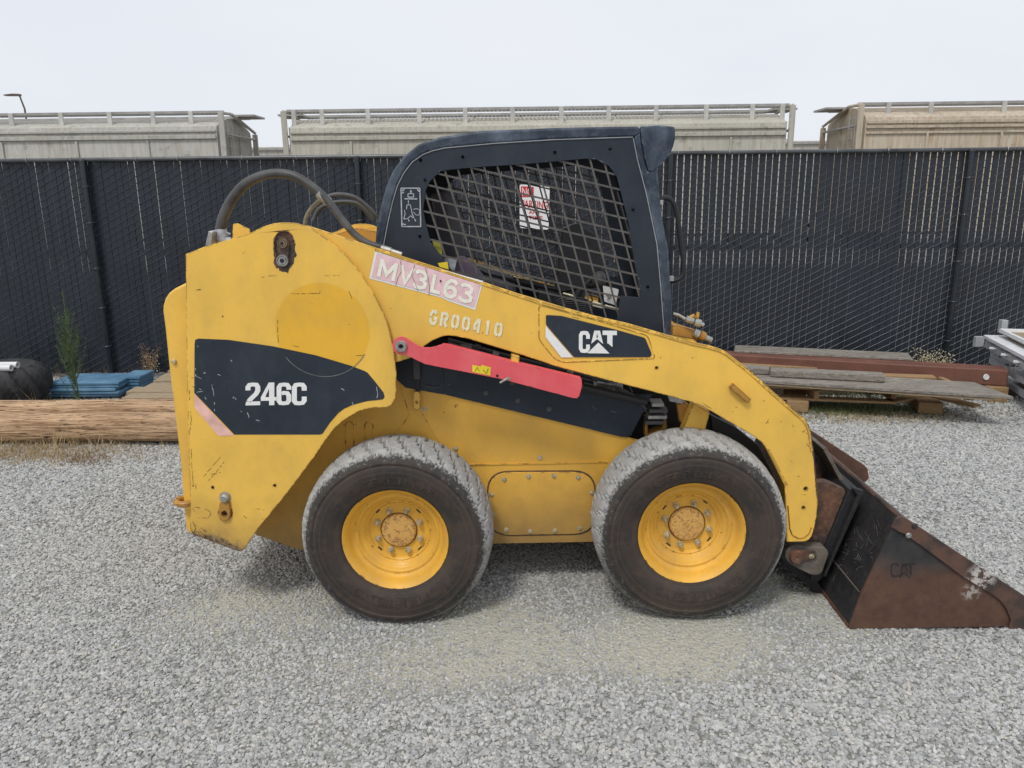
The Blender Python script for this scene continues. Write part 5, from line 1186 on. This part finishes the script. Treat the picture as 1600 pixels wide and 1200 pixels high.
# tall green weed
base = P(120, 612, 3.35); base.z = 0; topz = P(121, 452, 3.35).z; H_ = topz
g = G(); stem_pts = [base+Vector((.01*math.sin(i), 0, H_*i/8)) for i in range(9)]; g.tube(stem_pts, [.007*(1-i/9)+.0015 for i in range(9)], 6)
lf = G()
for i in range(46):
    t = random.uniform(.05, .72); p0 = base+Vector((0, 0, H_*t)); a = random.uniform(0, 6.28); L_ = random.uniform(.18, .42)*(1.05-t)+.06
    d = Vector((math.cos(a)*.52, math.sin(a)*.52, 1)); pts_ = [p0]
    for s_ in range(5):
        pts_.append(pts_[-1]+d.normalized()*L_/5); d = Vector((d.x*.82, d.y*.82, 1))
    g.tube(pts_, [.0035, .003, .0026, .0022, .0016, .001], 4)
    for q in pts_[1:]:
        for _ in range(5): a2 = random.uniform(0, 6.28); blade(lf, q, (math.cos(a2)*.8, math.sin(a2)*.8, .75), random.uniform(.025, .055), .0028, .3, 2)
for i in range(150):
    t = random.uniform(.1, .97); a2 = random.uniform(0, 6.28); blade(lf, base+Vector((0, 0, H_*t)), (math.cos(a2), math.sin(a2), .9), random.uniform(.03, .08)*(1.2-t), .003, .3, 3)
wd_ = empty('tall_weed', base); tag(wd_, 'tall green bushy weed growing in front of the blue sheets at left', 'weed'); g.build('stem', M['green'], wd_, fixn=False); lf.build('leaves', M['green'], wd_, fixn=False, smooth=False)
def bush(px, py, ptop, Y, label, mat_s, mat_h, n_, spread, seed_sz=.006):
    b_ = P(px, py, Y); b_.z = 0; h_ = P(px, ptop, Y).z; g = G(); s_ = G()
    for i in range(n_):
        d = Vector((random.uniform(-1, 1)*spread, random.uniform(-1, 1)*spread, 1)); L_ = h_*random.uniform(.55, 1.05); pts_ = [b_.copy()]
        for _ in range(4): pts_.append(pts_[-1]+d.normalized()*L_/4); d += Vector((random.uniform(-.3, .3), random.uniform(-.3, .3), 0))
        g.tube(pts_, [.0028, .0024, .002, .0016, .001], 4)
        for q in pts_[2:]:
            for _ in range(5):
                c_ = q+Vector((random.uniform(-.04, .04), random.uniform(-.04, .04), random.uniform(-.03, .03))); r_ = seed_sz*random.uniform(.6, 1.3)
                s_.add([c_+Vector(e)*r_ for e in ((1, 0, 0), (0, 1, 0), (-1, 0, 0), (0, -1, 0), (0, 0, 1), (0, 0, -1))], [(0, 1, 4), (1, 2, 4), (2, 3, 4), (3, 0, 4), (1, 0, 5), (2, 1, 5), (3, 2, 5), (0, 3, 5)])
    e = empty('dry_weed', b_); tag(e, label, 'weed'); g.build('stem', mat_s, e, fixn=False)['kind'] = 'stuff'; s_.build('seed_heads', mat_h, e, fixn=False)['kind'] = 'stuff'
bush(237, 590, 540, 4.66, 'dark brown dried weed at the fence foot between blue sheets and loader', M['brown'], M['brown'], 30, .34, .006)
bush(1445, 590, 545, 4.5, 'dry weed with pale yellow seed heads behind the steel beam', M['brown'], M['seed'], 26, .4, .0065)
bush(1478, 590, 548, 4.55, 'small sparse dry weed at the foot of the right fence post', M['brown'], M['seed'], 7, .25, .007)
bush(240, 600, 528, 4.4, 'single tall thin dry stalk rising above the brown weed by the fence', M['brown'], M['seed'], 2, .05, .006)
# dry grass and low weeds
def tufts(name, label, mat, spots, kind_w=.0028):
    g = G()
    for px, py, sx, sy, n_, h0, h1 in spots:
        for i in range(n_):
            q = PZ(px+random.gauss(0, sx), py+random.gauss(0, sy), 0); q.z = gh(q.x, q.y)
            blade(g, q, (random.uniform(-.7, .7), random.uniform(-.7, .7), 1), random.uniform(h0, h1), kind_w, .5, 3)
    tag(g.build(name, mat, fixn=False, smooth=False), label, 'grass', kind='stuff')
tufts('dry_grass', 'straw coloured dry grass along the front wooden pole', M['dry'], [(40, 708, 50, 8, 1400, .02, .08), (130, 705, 70, 8, 800, .02, .07), (60, 695, 50, 8, 140, .08, .26), (100, 695, 60, 6, 120, .10, .30), (220, 690, 30, 5, 20, .05, .2), (1360, 655, 70, 5, 900, .03, .07), (1500, 645, 60, 6, 260, .015, .05), (30, 640, 25, 4, 20, .1, .3), (95, 650, 20, 4, 14, .2, .35)])
tufts('brown_grass', 'rust brown dead grass patches on the gravel', M['brown'], [(130, 714, 24, 5, 700, .012, .045), (1310, 678, 22, 3, 110, .008, .02), (215, 706, 20, 3, 60, .01, .03), (0, 712, 20, 4, 80, .02, .05)])
tufts('low_weeds', 'low green weeds under and before the pallet', M['lowgreen'], [(1350, 624, 110, 6, 1200, .05, .13), (1290, 642, 30, 5, 700, .04, .09), (1345, 642, 40, 5, 800, .04, .10), (1405, 644, 40, 5, 600, .04, .09), (1530, 640, 25, 4, 90, .02, .05), (140, 650, 90, 5, 200, .03, .09), (1280, 655, 10, 3, 40, .02, .05)])
tufts('fence_weeds', 'mixed dry weeds along the foot of the fence', M['brown'], [(170, 590, 60, 4, 150, .05, .22), (1520, 575, 60, 4, 120, .04, .15), (1420, 572, 40, 4, 100, .04, .14), (60, 590, 60, 4, 80, .05, .2)])
